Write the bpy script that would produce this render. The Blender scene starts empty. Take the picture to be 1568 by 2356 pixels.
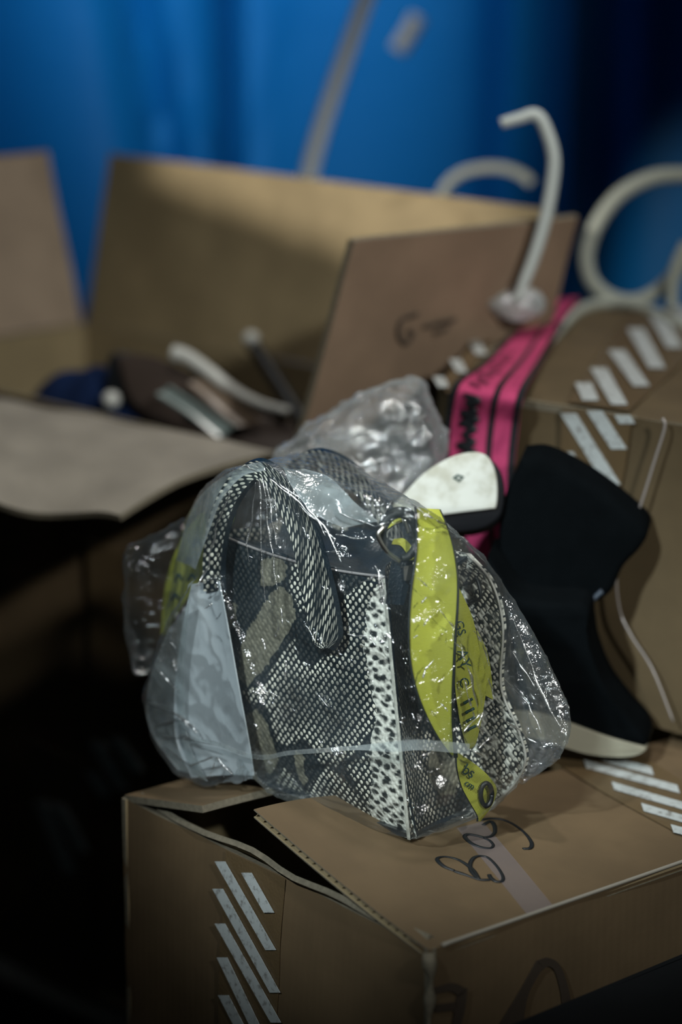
import bpy, bmesh, math, random
from mathutils import Vector, noise
from mathutils.bvhtree import BVHTree
from mathutils.geometry import tessellate_polygon

random.seed(7)
sc = bpy.context.scene
COL = sc.collection

# ------------------------------------------------------------------ camera, world, light, exposure
PITCH = math.radians(14.0)
CAMZ = 1.018
F = 5563.0                                    # focal length in pixels of the 1568 x 2356 frame
cd = bpy.data.cameras.new('camera')
cd.sensor_fit = 'VERTICAL'; cd.sensor_height = 36.0; cd.sensor_width = 24.0
cd.lens = 85.0
cd.dof.use_dof = True
cd.dof.focus_distance = 1.615
cd.dof.aperture_fstop = 2.5
cd.clip_start = 0.05
cam = bpy.data.objects.new('camera', cd); COL.objects.link(cam)
cam.location = (0, 0, CAMZ)
cam.rotation_euler = (math.radians(90) - PITCH, 0, 0)
sc.camera = cam
sc.view_settings.view_transform = 'Standard'
sc.view_settings.look = 'None'
sc.view_settings.exposure = 0.0
sc.view_settings.gamma = 1.0
sc.view_settings.use_curve_mapping = False
sc.cycles.transparent_max_bounces = 24
sc.cycles.max_bounces = 8

w = bpy.data.worlds.new('world'); sc.world = w; w.use_nodes = True
bg = w.node_tree.nodes['Background']
bg.inputs[0].default_value = (0.35, 0.62, 0.75, 1); bg.inputs[1].default_value = 0.012


def aim(o, target):
    d = Vector(target) - o.location
    o.rotation_euler = d.to_track_quat('-Z', 'Y').to_euler()


def area(name, loc, target, size, power, color):
    l = bpy.data.lights.new(name, 'AREA'); l.shape = 'DISK'; l.size = size; l.energy = power; l.color = color
    o = bpy.data.objects.new(name, l); COL.objects.link(o); o.location = loc; aim(o, target); return o


def spot(name, loc, target, angle, power, color, rad=0.05, blend=0.6):
    l = bpy.data.lights.new(name, 'SPOT'); l.spot_size = math.radians(angle); l.energy = power; l.color = color
    l.shadow_soft_size = rad; l.spot_blend = blend
    o = bpy.data.objects.new(name, l); COL.objects.link(o); o.location = loc; aim(o, target); return o


SIDE = Vector((-1.5, 1.15, 1.36))
spot('overhead_spot', (0.20, 1.72, 2.5), (-0.04, 1.95, 0.55), 40, 100, (1.0, 0.96, 0.90), 0.07, 1.0)  # unseen overhead spot, added to light the open carton and its front flap
spot('front_right_spot', (0.95, -0.35, 1.75), (-0.02, 1.94, 0.66), 29, 200, (0.97, 0.98, 0.93), 0.05, 1.0)  # unseen spot added at front right for the flaps, sandal and cords
spot('front_left_fill', (-0.85, 0.10, 1.9), (0.07, 1.60, 0.52), 15, 285, (0.88, 0.98, 1.0), 0.05, 1.0)  # fill added at front left to brighten the handbag's front panel
spot('side_spot', SIDE, (-0.04, 2.38, 0.72), 17, 190, (1.0, 0.94, 0.84), 0.025, 0.6)  # unseen spot added at the left for the bright band on the rear flap
spot('tarp_fill', (-0.35, 2.15, 2.2), (-0.17, 3.2, 1.14), 31, 245, (0.98, 1.0, 1.0), 0.10, 1.0)  # added fill that brightens the tarp and the hanging cord
area('daylight_behind_tarp', (-0.20, 3.75, 1.12), (-0.15, 3.2, 1.0), 0.25, 5, (1.0, 0.98, 0.95))


# ------------------------------------------------------------------ pixel -> place
def ray(px, py):
    a = (px - 784.0) / F; b = -(py - 1178.0) / F
    fw = Vector((0, math.cos(PITCH), -math.sin(PITCH))); up = Vector((0, math.sin(PITCH), math.cos(PITCH)))
    return fw + Vector((1, 0, 0)) * a + up * b


EYE = Vector((0, 0, CAMZ))


def at_y(px, py, y):
    d = ray(px, py); return EYE + d * (y / d.y)


def at_z(px, py, z):
    d = ray(px, py); return EYE + d * ((z - CAMZ) / d.z)


def on_plane(px, py, o, n):
    d = ray(px, py); return EYE + d * ((o - EYE).dot(n) / d.dot(n))


def to_px(p):
    q = p - EYE
    fw = Vector((0, math.cos(PITCH), -math.sin(PITCH))); up = Vector((0, math.sin(PITCH), math.cos(PITCH)))
    z = q.dot(fw); return 784 + F * q.x / z, 1178 - F * q.dot(up) / z


# ------------------------------------------------------------------ materials
def new_mat(name):
    m = bpy.data.materials.new(name); m.use_nodes = True
    nt = m.node_tree; nt.nodes.clear()
    out = nt.nodes.new('ShaderNodeOutputMaterial')
    return m, nt, out


class G:
    """tiny node helper"""
    def __init__(s, nt): s.nt = nt
    def n(s, t, **k):
        x = s.nt.nodes.new(t)
        for a, b in k.items(): setattr(x, a, b)
        return x
    def l(s, a, b): s.nt.links.new(a, b)
    def math(s, op, a, b=None, c=None, clamp=False):
        x = s.n('ShaderNodeMath', operation=op); x.use_clamp = clamp
        for i, v in enumerate((a, b, c)):
            if v is None: continue
            if hasattr(v, 'node'): s.l(v, x.inputs[i])
            else: x.inputs[i].default_value = v
        return x.outputs[0]
    def ramp(s, v, lo, hi, a=0.0, b=1.0, smooth=True):
        x = s.n('ShaderNodeMapRange'); x.interpolation_type = 'SMOOTHSTEP' if smooth else 'LINEAR'
        s.l(v, x.inputs[0])
        for i, q in ((1, lo), (2, hi), (3, a), (4, b)): x.inputs[i].default_value = q
        return x.outputs[0]
    def mix(s, f, a, b):
        x = s.n('ShaderNodeMix', data_type='RGBA')
        for i, v in ((0, f), (6, a), (7, b)):
            if hasattr(v, 'node'): s.l(v, x.inputs[i])
            elif i == 0: x.inputs[i].default_value = v
            else: x.inputs[i].default_value = (*v[:3], 1)
        return x.outputs[2]
    def noise(s, vec, scale, detail=3, rough=0.5, dist=0.0):
        x = s.n('ShaderNodeTexNoise'); x.inputs['Scale'].default_value = scale
        x.inputs['Detail'].default_value = detail; x.inputs['Roughness'].default_value = rough
        x.inputs['Distortion'].default_value = dist
        if vec is not None: s.l(vec, x.inputs['Vector'])
        return x.outputs[0]
    def mapping(s, vec, scale=(1, 1, 1), rot=(0, 0, 0)):
        x = s.n('ShaderNodeMapping'); s.l(vec, x.inputs[0]); x.inputs['Scale'].default_value = scale
        x.inputs['Rotation'].default_value = rot; return x.outputs[0]
    def bump(s, h, strength, dist):
        x = s.n('ShaderNodeBump'); x.inputs['Strength'].default_value = strength; x.inputs['Distance'].default_value = dist
        s.l(h, x.inputs['Height']); return x.outputs[0]
    def bsdf(s, col, rough=0.5, normal=None, spec=0.5, metal=0.0, trans=0.0, sheen=0.0):
        x = s.n('ShaderNodeBsdfPrincipled')
        for k, v in (('Base Color', col), ('Roughness', rough)):
            if hasattr(v, 'node'): s.l(v, x.inputs[k])
            elif k == 'Base Color': x.inputs[k].default_value = (*v[:3], 1)
            else: x.inputs[k].default_value = v
        x.inputs['Specular IOR Level'].default_value = spec; x.inputs['Metallic'].default_value = metal
        x.inputs['Sheen Weight'].default_value = sheen
        if normal is not None: s.l(normal, x.inputs['Normal'])
        return x.outputs[0]
    def coords(s, which='Object'):
        return s.n('ShaderNodeTexCoord').outputs[which]


def plain(name, col, rough=0.6, spec=0.4, var=0.15, scale=40, bump=0.1, metal=0.0, sheen=0.0):
    m, nt, out = new_mat(name); g = G(nt)
    co = g.coords(); nz = g.noise(co, scale)
    c = g.mix(nz, [x * (1 - var) for x in col], [min(1, x * (1 + var)) for x in col])
    nb = g.bump(g.noise(co, scale * 8), bump, 0.001)
    g.l(g.bsdf(c, rough, nb, spec, metal, sheen=sheen), out.inputs[0]); return m


def cardboard(name, col, rough=0.75):
    m, nt, out = new_mat(name); g = G(nt)
    uv = g.coords('UV')
    big = g.noise(uv, 14, 4); fine = g.noise(uv, 900, 2)
    fib = g.noise(g.mapping(uv, (60, 900, 1)), 1.0, 3)
    c = g.mix(g.ramp(big, 0.35, 0.7), [x * 0.84 for x in col], [x * 1.12 for x in col])
    c = g.mix(g.math('MULTIPLY', fine, 0.35), c, [x * 0.6 for x in col])
    c = g.mix(g.math('MULTIPLY', fib, 0.25), c, [x * 1.25 for x in col])
    wv = g.n('ShaderNodeTexWave'); wv.bands_direction = 'X'
    wv.inputs['Scale'].default_value = 45; wv.inputs['Distortion'].default_value = 0.4
    g.l(uv, wv.inputs['Vector'])
    h = g.math('ADD', g.math('MULTIPLY', wv.outputs['Fac'], 0.06), g.math('MULTIPLY', big, 1.2))
    g.l(g.bsdf(c, rough, g.bump(h, 0.25, 0.002), 0.25), out.inputs[0]); return m


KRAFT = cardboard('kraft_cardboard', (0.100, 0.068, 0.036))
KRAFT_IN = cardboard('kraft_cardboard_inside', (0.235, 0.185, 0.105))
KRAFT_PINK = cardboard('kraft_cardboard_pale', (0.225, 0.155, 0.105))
KRAFT_PALE = cardboard('kraft_cardboard_lightened', (0.33, 0.255, 0.19))  # lighter copy of the inside board, brightens the left end flap
KRAFT_GREY = cardboard('kraft_cardboard_greyed', (0.215, 0.198, 0.165))
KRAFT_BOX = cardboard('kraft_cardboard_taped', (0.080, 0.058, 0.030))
FLUTE = plain('flute_edge', (0.13, 0.115, 0.085), 0.9, 0.1, 0.4, 300)
INK = plain('black_marker', (0.006, 0.008, 0.010), 0.45, 0.4, 0.1)
INK_FADED = plain('dark_print_ink', (0.040, 0.030, 0.022), 0.7, 0.2, 0.2)
INK_SMUDGE = plain('smudged_ink', (0.085, 0.064, 0.050), 0.8, 0.2, 0.2)
BLACK = plain('black_leather', (0.006, 0.008, 0.010), 0.42, 0.4, 0.3, 60, 0.3)
BLACK_RUBBER = plain('black_rubber', (0.005, 0.006, 0.008), 0.55, 0.3, 0.2)
CREAM = plain('cream_sole', (0.25, 0.24, 0.185), 0.6, 0.3, 0.1)
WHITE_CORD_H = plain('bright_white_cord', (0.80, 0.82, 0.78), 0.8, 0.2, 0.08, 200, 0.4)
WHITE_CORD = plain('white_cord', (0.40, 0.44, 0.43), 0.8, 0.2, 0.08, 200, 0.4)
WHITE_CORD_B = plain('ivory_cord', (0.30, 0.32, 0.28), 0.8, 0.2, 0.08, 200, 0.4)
NAVY = plain('navy_cloth', (0.006, 0.016, 0.055), 0.9, 0.1, 0.4, 30, 0.5)
DARK_CLOTH = plain('dark_cloth', (0.010, 0.011, 0.012), 0.95, 0.1, 0.5, 30, 0.5)
STEEL = plain('brushed_metal', (0.55, 0.54, 0.50), 0.3, 0.5, 0.1, 40, 0.1, 1.0)
WHITE_PLASTIC = plain('white_plastic', (0.36, 0.37, 0.35), 0.4, 0.5, 0.05)
BROWN_SOLE = plain('brown_footbed', (0.035, 0.025, 0.020), 0.6, 0.3, 0.25)
IRID = plain('pale_iridescent_strap', (0.13, 0.165, 0.16), 0.3, 0.6, 0.3, 30)
TAN_STRAP = plain('tan_strap', (0.12, 0.088, 0.062), 0.4, 0.5, 0.25, 30)
LINING = plain('black_lining', (0.004, 0.010, 0.016), 0.30, 0.6, 0.3, 70, 0.5)
YELLOW_BACK = plain('black_webbing', (0.005, 0.008, 0.008), 0.6, 0.4, 0.2)
FLOOR_M = plain('dark_ground', (0.012, 0.014, 0.014), 0.9, 0.1, 0.3, 8)


def footbed_mat():
    m, nt, out = new_mat('worn_white_footbed'); g = G(nt)
    co = g.coords(); nz = g.noise(co, 28, 5, 0.6); n2 = g.noise(co, 160, 4, 0.7)
    c = g.mix(g.ramp(nz, 0.42, 0.62), (0.52, 0.54, 0.50), (0.36, 0.36, 0.30))
    c = g.mix(g.ramp(n2, 0.55, 0.75, 0, 0.5), c, (0.24, 0.24, 0.20))
    g.l(g.bsdf(c, 0.55, g.bump(n2, 0.15, 0.001), 0.3), out.inputs[0]); return m


FOOTBED = footbed_mat()


def webbing():
    m, nt, out = new_mat('yellow_webbing'); g = G(nt)
    uv = g.coords('UV')
    def wave(d, s):
        x = g.n('ShaderNodeTexWave'); x.bands_direction = d; x.inputs['Scale'].default_value = s
        x.inputs['Distortion'].default_value = 0.6; x.inputs['Detail'].default_value = 1; g.l(uv, x.inputs['Vector']); return x.outputs['Fac']
    rib = wave('Y', 360); warp = wave('X', 330)
    nz = g.noise(uv, 60, 3)
    c = g.mix(g.math('MULTIPLY', rib, 0.55), (0.36, 0.37, 0.035), (0.20, 0.21, 0.015))
    c = g.mix(g.math('MULTIPLY', nz, 0.35), c, (0.19, 0.20, 0.012))
    h = g.math('ADD', rib, g.math('MULTIPLY', warp, 0.5))
    g.l(g.bsdf(c, 0.55, g.bump(h, 0.5, 0.0005), 0.35, sheen=0.1), out.inputs[0]); return m


YELLOW = webbing()


def pink_mat():
    m, nt, out = new_mat('pink_elastic'); g = G(nt)
    uv = g.coords('UV'); nz = g.noise(uv, 50, 4, 0.6)
    c = g.mix(g.ramp(nz, 0.4, 0.7), (0.37, 0.040, 0.115), (0.27, 0.026, 0.085))
    g.l(g.bsdf(c, 0.7, g.bump(g.noise(uv, 500), 0.3, 0.001), 0.2), out.inputs[0]); return m


PINK = pink_mat()


def snake_mat(px_=0.0038, py_=0.0043):
    """printed python leather; colour attribute zone: R scale brightness, G taupe saddle, B pale belly"""
    m, nt, out = new_mat('python_print_leather'); g = G(nt)
    uv = g.coords('UV')
    at = g.n('ShaderNodeAttribute'); at.attribute_name = 'zone'
    sp = g.n('ShaderNodeSeparateColor'); g.l(at.outputs['Color'], sp.inputs[0])
    R, S, B = sp.outputs[0], sp.outputs[1], sp.outputs[2]
    vec = g.mapping(uv, (1 / px_, 1 / py_, 1), (0, 0, math.radians(45)))
    v = g.n('ShaderNodeTexVoronoi'); v.voronoi_dimensions = '2D'; v.feature = 'F1'
    v.inputs['Scale'].default_value = 1.0; v.inputs['Randomness'].default_value = 0.22
    g.l(vec, v.inputs['Vector'])
    d = v.outputs['Distance']
    sc_m = g.ramp(d, 0.23, 0.38, 1.0, 0.0)
    cell = g.n('ShaderNodeSeparateColor'); g.l(v.outputs['Color'], cell.inputs[0])
    br = g.math('MULTIPLY', g.math('ADD', g.math('MULTIPLY', cell.outputs[0], 0.5), 0.68), R)
    inner = g.math('MULTIPLY', g.ramp(d, 0.0, 0.35, 0.75, 1.1), br)
    scale_c = g.mix(inner, (0.012, 0.016, 0.018), (0.72, 0.69, 0.58))
    base = (0.0045, 0.009, 0.012)
    c = g.mix(sc_m, base, scale_c)
    # saddle blotches
    sad = g.mix(g.ramp(g.noise(uv, 240, 4, 0.6), 0.35, 0.7), (0.105, 0.100, 0.074), (0.19, 0.18, 0.135))
    sad = g.mix(g.math('MULTIPLY', g.ramp(d, 0.36, 0.6), 0.45), sad, (0.05, 0.05, 0.04))
    edge = g.math('MULTIPLY', sc_m, g.ramp(S, 0.25, 0.6))
    c = g.mix(g.ramp(g.math('ADD', S, g.math('MULTIPLY', g.math('SUBTRACT', sc_m, 0.5), 0.25)), 0.42, 0.55), c, sad)
    # belly scales: larger, pale, with dark hearts
    wn = g.n('ShaderNodeTexNoise'); wn.inputs['Scale'].default_value = 130; wn.inputs['Detail'].default_value = 3; g.l(uv, wn.inputs['Vector'])
    ws = g.n('ShaderNodeVectorMath', operation='MULTIPLY_ADD'); g.l(wn.outputs['Color'], ws.inputs[0]); ws.inputs[1].default_value = (0.006, 0.006, 0); g.l(uv, ws.inputs[2])
    wv = g.mapping(ws.outputs[0], (1 / 0.0084, 1 / 0.0056, 1), (0, 0, math.radians(40)))
    v2 = g.n('ShaderNodeTexVoronoi'); v2.voronoi_dimensions = '2D'; v2.inputs['Scale'].default_value = 1.0
    v2.inputs['Randomness'].default_value = 0.55; g.l(wv, v2.inputs['Vector'])
    nzb = g.noise(uv, 170, 3, 0.6)
    spot_ = g.ramp(g.math('ADD', v2.outputs['Distance'], g.math('MULTIPLY', nzb, 0.9)), 0.62, 0.98)
    bel = g.mix(spot_, (0.014, 0.018, 0.018), (0.58, 0.58, 0.52))
    bel = g.mix(g.ramp(nzb, 0.5, 0.75, 0, 0.45), bel, (0.14, 0.135, 0.11))
    c = g.mix(g.ramp(g.math('ADD', B, g.math('MULTIPLY', g.math('SUBTRACT', cell.outputs[1], 0.5), 0.5)), 0.42, 0.56), c, bel)
    h = g.math('ADD', g.ramp(d, 0.1, 0.5, 1, 0), g.math('MULTIPLY', g.noise(uv, 900), 0.2))
    g.l(g.bsdf(c, 0.42, g.bump(h, 0.5, 0.0008), 0.45), out.inputs[0]); return m


SNAKE = snake_mat(); SNAKE_BIG = snake_mat(0.0050, 0.0046)


TAPE = plain('brown_packing_tape', (0.090, 0.062, 0.032), 0.30, 0.5, 0.15, 60, 0.3)


def print_mat():
    m, nt, out = new_mat('worn_white_print'); g = G(nt)
    co = g.coords(); nz = g.noise(co, 220, 5, 0.65)
    c = g.mix(g.ramp(nz, 0.30, 0.52), (0.17, 0.17, 0.16), (0.37, 0.40, 0.40))
    g.l(g.bsdf(c, 0.4, None, 0.4), out.inputs[0]); return m


PRINT = print_mat()


def bar(surf, a, b, hx=15, hy=0, n=8):
    """one printed bar of the tape from pixel a to pixel b on a surface"""
    L = [surf(a[0] + (b[0] - a[0]) * t / (n - 1) - hx, a[1] + (b[1] - a[1]) * t / (n - 1) - hy) for t in range(n)]
    R2 = [surf(a[0] + (b[0] - a[0]) * t / (n - 1) + hx, a[1] + (b[1] - a[1]) * t / (n - 1) + hy) for t in range(n)]
    return slab('tape_stripe', [L, R2], 0.0003, [PRINT])


def tarp_mat():
    m, nt, out = new_mat('blue_tarpaulin'); g = G(nt)
    co = g.coords()
    nz = g.noise(co, 3, 3)
    c = g.mix(nz, (0.002, 0.145, 0.40), (0.003, 0.175, 0.47))
    d = g.bsdf(c, 0.5, g.bump(g.noise(co, 12, 3), 0.2, 0.01), 0.3)
    t = g.n('ShaderNodeBsdfTranslucent'); g.l(c, t.inputs[0])
    x = g.n('ShaderNodeMixShader'); x.inputs[0].default_value = 0.5; g.l(d, x.inputs[1]); g.l(t.outputs[0], x.inputs[2])
    g.l(x.outputs[0], out.inputs[0]); return m


TARP = tarp_mat()


def plastic_mat(name, haze, glossy=0.06, bump=0.5, tint=(0.85, 0.93, 0.95), scale=1.0):
    m, nt, out = new_mat(name); g = G(nt)
    co = g.coords()
    warp = g.n('ShaderNodeVectorMath', operation='ADD')
    nv = g.n('ShaderNodeTexNoise'); nv.inputs['Scale'].default_value = 18 * scale; g.l(co, nv.inputs['Vector'])
    sv = g.n('ShaderNodeVectorMath', operation='SCALE'); g.l(nv.outputs['Color'], sv.inputs[0]); sv.inputs['Scale'].default_value = 0.05
    g.l(co, warp.inputs[0]); g.l(sv.outputs[0], warp.inputs[1])
    vo = g.n('ShaderNodeTexVoronoi'); vo.feature = 'DISTANCE_TO_EDGE'; vo.inputs['Scale'].default_value = 38 * scale
    g.l(warp.outputs[0], vo.inputs['Vector'])
    crease = g.ramp(vo.outputs['Distance'], 0.0, 0.10, 1, 0)
    nz = g.noise(co, 60 * scale, 4, 0.6, 0.8)
    h = g.math('ADD', g.math('MULTIPLY', crease, 0.12), nz)
    h = g.math('ADD', h, g.math('MULTIPLY', g.noise(warp.outputs[0], 220 * scale, 2), 0.10))
    bp = g.bump(h, bump, 0.006)
    vf = g.n('ShaderNodeTexVoronoi'); vf.inputs['Scale'].default_value = 120 * scale; vf.inputs['Randomness'].default_value = 1.0
    g.l(warp.outputs[0], vf.inputs['Vector'])
    sb = g.n('ShaderNodeVectorMath', operation='SUBTRACT'); g.l(vf.outputs['Color'], sb.inputs[0]); sb.inputs[1].default_value = (0.5, 0.5, 0.5)
    mk = g.ramp(g.noise(co, 26 * scale, 3, 0.6), 0.54, 0.68)
    ss = g.n('ShaderNodeVectorMath', operation='SCALE'); g.l(sb.outputs[0], ss.inputs[0]); g.l(g.math('MULTIPLY', mk, 0.8), ss.inputs['Scale'])
    ad = g.n('ShaderNodeVectorMath', operation='ADD'); g.l(bp, ad.inputs[0]); g.l(ss.outputs[0], ad.inputs[1])
    nn = g.n('ShaderNodeVectorMath', operation='NORMALIZE'); g.l(ad.outputs[0], nn.inputs[0]); bp = nn.outputs[0]
    tr = g.n('ShaderNodeBsdfTransparent'); tr.inputs[0].default_value = (0.97, 0.99, 0.99, 1)
    gl = g.n('ShaderNodeBsdfGlossy'); g.l(g.ramp(mk, 0, 1, 0.12, 0.26), gl.inputs['Roughness']); gl.inputs[0].default_value = (1, 1, 1, 1); g.l(bp, gl.inputs['Normal'])
    df = g.n('ShaderNodeBsdfDiffuse'); df.inputs[0].default_value = (*tint, 1)
    tl = g.n('ShaderNodeBsdfTranslucent'); tl.inputs[0].default_value = (*tint, 1)
    hz = g.n('ShaderNodeMixShader'); hz.inputs[0].default_value = 0.5; g.l(df.outputs[0], hz.inputs[1]); g.l(tl.outputs[0], hz.inputs[2])
    lw = g.n('ShaderNodeLayerWeight'); lw.inputs[0].default_value = 0.35
    amt = g.math('ADD', g.math('MULTIPLY', g.ramp(g.noise(co, 14, 4, 0.6), 0.35, 0.75), haze), haze * 0.15)
    amt = g.math('ADD', amt, g.math('MULTIPLY', g.math('POWER', lw.outputs['Facing'], 2.5), haze * 2.6), clamp=True)
    a = g.n('ShaderNodeMixShader'); g.l(amt, a.inputs[0]); g.l(tr.outputs[0], a.inputs[1]); g.l(hz.outputs[0], a.inputs[2])
    fr = g.n('ShaderNodeFresnel'); fr.inputs[0].default_value = 1.35
    ga = g.math('MINIMUM', g.math('ADD', g.math('MULTIPLY', fr.outputs[0], 0.7), g.math('MULTIPLY_ADD', mk, 0.17, glossy)), 0.5)
    b = g.n('ShaderNodeMixShader'); g.l(ga, b.inputs[0]); g.l(a.outputs[0], b.inputs[1]); g.l(gl.outputs[0], b.inputs[2])
    g.l(b.outputs[0], out.inputs[0]); return m


PLASTIC = plastic_mat('clear_polythene', 0.038, 0.03, 0.7, (0.75, 0.90, 1.0))
PLASTIC_HAZY = plastic_mat('milky_polythene', 0.19, 0.08, 1.0, scale=1.2)
PLASTIC_HEM = plastic_mat('folded_polythene', 0.20, 0.05, 0.6)


# ------------------------------------------------------------------ mesh helpers
def link(name, me, mats, parent=None, smooth=True):
    if not isinstance(mats, (list, tuple)): mats = [mats]
    for m in mats: me.materials.append(m)
    o = bpy.data.objects.new(name, me); COL.objects.link(o)
    if parent is not None:
        o.parent = parent
    if smooth:
        for p in me.polygons: p.use_smooth = True
    return o


def thing(name, label, cat, loc=(0, 0, 0), group=None):
    o = bpy.data.objects.new(name, None); COL.objects.link(o); o.empty_display_size = 0.05
    o.location = loc
    o['label'] = label; o['category'] = cat
    if group: o['group'] = group
    return o


def adopt(parent, *kids):
    """parent kids built in world coordinates to an Empty that stands elsewhere"""
    for k in kids:
        k.parent = parent
        k.matrix_parent_inverse.identity()
        k.location = k.location - parent.location


def tag(o, label, cat, group=None):
    o['label'] = label; o['category'] = cat
    if group: o['group'] = group
    return o


def cr(pts, n):
    """Catmull-Rom through pts -> n samples (vectors)"""
    pts = [Vector(p) for p in pts]
    if len(pts) == 2: return [pts[0].lerp(pts[1], i / (n - 1)) for i in range(n)]
    res = []; k = len(pts) - 1
    for i in range(n):
        t = i / (n - 1) * k; j = min(int(t), k - 1); f = t - j
        p1, p2 = pts[j], pts[j + 1]
        p0 = pts[j - 1] if j > 0 else p1 * 2 - p2
        p3 = pts[j + 2] if j + 2 <= k else p2 * 2 - p1
        res.append(0.5 * ((2 * p1) + (p2 - p0) * f + (2 * p0 - 5 * p1 + 4 * p2 - p3) * f * f + (3 * p1 - p0 - 3 * p2 + p3) * f ** 3))
    return res


def slab(name, grid, thick, mats, parent=None, zone=None, uvoff=(0, 0), smooth=True, orient=True, tdir=None):
    """solid sheet from a grid of points grid[i][j]; thickness goes against the grid normal. mats: face, back, rim"""
    ni, nj = len(grid), len(grid[0])
    if orient:                                          # the face side looks towards the place one sees it from
        tot = 0.0
        for i in range(ni - 1):
            for j in range(0, nj - 1, max(1, nj // 12)):
                p = grid[i][j]
                tot += (grid[i + 1][j] - p).cross(grid[i][j + 1] - p).dot((EYE - p).normalized())
        if tot < 0: grid = grid[::-1]
    nor = [[None] * nj for _ in range(ni)]
    for i in range(ni):
        for j in range(nj):
            a = grid[min(i + 1, ni - 1)][j] - grid[max(i - 1, 0)][j]
            b = grid[i][min(j + 1, nj - 1)] - grid[i][max(j - 1, 0)]
            c = a.cross(b)
            nor[i][j] = c.normalized() if c.length > 1e-12 else Vector((0, 0, 1))
    vs = [grid[i][j] for i in range(ni) for j in range(nj)] + [grid[i][j] + (tdir if tdir is not None else nor[i][j] * -thick) for i in range(ni) for j in range(nj)]
    U = [[0.0] * nj for _ in range(ni)]; V = [[0.0] * nj for _ in range(ni)]
    for i in range(ni):
        for j in range(nj):
            if i: U[i][j] = U[i - 1][j] + (grid[i][j] - grid[i - 1][j]).length
            if j: V[i][j] = V[i][j - 1] + (grid[i][j] - grid[i][j - 1]).length
    uvs = [(U[i][j] + uvoff[0], V[i][j] + uvoff[1]) for i in range(ni) for j in range(nj)] * 2
    N = ni * nj; fs = []; mi = []
    for i in range(ni - 1):
        for j in range(nj - 1):
            a, b, c, d = i * nj + j, (i + 1) * nj + j, (i + 1) * nj + j + 1, i * nj + j + 1
            fs.append((a, b, c, d)); mi.append(0)
            fs.append((a + N, d + N, c + N, b + N)); mi.append(1)
    per = [i * nj for i in range(ni)] + [(ni - 1) * nj + j for j in range(1, nj)] + [i * nj + nj - 1 for i in range(ni - 2, -1, -1)] + [j for j in range(nj - 2, 0, -1)]
    for k in range(len(per)):
        a, b = per[k], per[(k + 1) % len(per)]
        fs.append((b, a, a + N, b + N)); mi.append(2)
    me = bpy.data.meshes.new(name); me.from_pydata(vs, [], fs)
    uvl = me.uv_layers.new(name='UVMap')
    for lp in me.loops: uvl.data[lp.index].uv = uvs[lp.vertex_index]
    if not isinstance(mats, (list, tuple)): mats = [mats]
    nm = len(mats)
    for p, q in zip(me.polygons, mi): p.material_index = min(q, nm - 1)
    if zone:
        ca = me.color_attributes.new('zone', 'FLOAT_COLOR', 'POINT')
        for k in range(2 * N):
            i, j = divmod(k % N, nj)
            ca.data[k].color = (*zone(grid[i][j], U[i][j], V[i][j]), 1)
    o = link(name, me, mats, parent, smooth)
    if smooth:
        for k, p in enumerate(me.polygons):
            if mi[k] == 2: p.use_smooth = False
        try: me.set_sharp_from_angle(angle=math.radians(40))
        except Exception: pass
    return o


def quad_grid(p00, p10, p11, p01, ni, nj, warp=0.0, seed=0, freq=9):
    g = []
    for i in range(ni):
        r = []
        for j in range(nj):
            s, t = i / (ni - 1), j / (nj - 1)
            p = p00.lerp(p10, s).lerp(p01.lerp(p11, s), t)
            r.append(p)
        g.append(r)
    if warp:
        n = (p10 - p00).cross(p01 - p00).normalized()
        for r in g:
            for k, p in enumerate(r): r[k] = p + n * (noise.noise(p * freq + Vector((seed, 3.1 * seed, 0))) * warp)
    return g


def ribbon(name, Lp, Rp, thick, mats, parent=None, n=50, m=6, crown=0.0, zone=None, uvoff=(0, 0)):
    L, Rr = cr(Lp, n), cr(Rp, n)
    g = []
    for a in range(m):
        s = a / (m - 1); row = []
        for j in range(n):
            p = L[j].lerp(Rr[j], s)
            if crown:
                t = (L[min(j + 1, n - 1)] - L[max(j - 1, 0)])
                nn = (Rr[j] - L[j]).cross(t)
                if nn.length > 1e-9: p = p + nn.normalized() * crown * math.sin(math.pi * s)
            row.append(p)
        g.append(row)
    return slab(name, g, thick, mats, parent, zone, uvoff)


def tube(name, pts, r, mat, parent=None, n=60, sides=10, closed=False, squash=None, caps=True):
    P = cr(list(pts) + ([pts[0]] if closed else []), n)
    rad = r if callable(r) else (lambda t: r)
    vs, fs = [], []
    prev = None
    for k in range(n):
        t = (P[min(k + 1, n - 1)] - P[max(k - 1, 0)]).normalized()
        if prev is None:
            prev = Vector((0, 0, 1)) if abs(t.z) < 0.9 else Vector((1, 0, 0))
        a = (prev - t * prev.dot(t)).normalized(); prev = a; b = t.cross(a)
        rr = rad(k / (n - 1))
        for s in range(sides):
            an = 2 * math.pi * s / sides
            off = a * math.cos(an) * rr + b * math.sin(an) * rr
            if squash is not None: off = off - squash * off.dot(squash) * 0.7
            vs.append(P[k] + off)
    for k in range(n - 1):
        for s in range(sides):
            s2 = (s + 1) % sides
            fs.append((k * sides + s, k * sides + s2, (k + 1) * sides + s2, (k + 1) * sides + s))
    if caps:
        fs.append(tuple(range(sides - 1, -1, -1))); fs.append(tuple((n - 1) * sides + s for s in range(sides)))
    me = bpy.data.meshes.new(name); me.from_pydata(vs, [], fs)
    return link(name, me, mat, parent)


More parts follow.
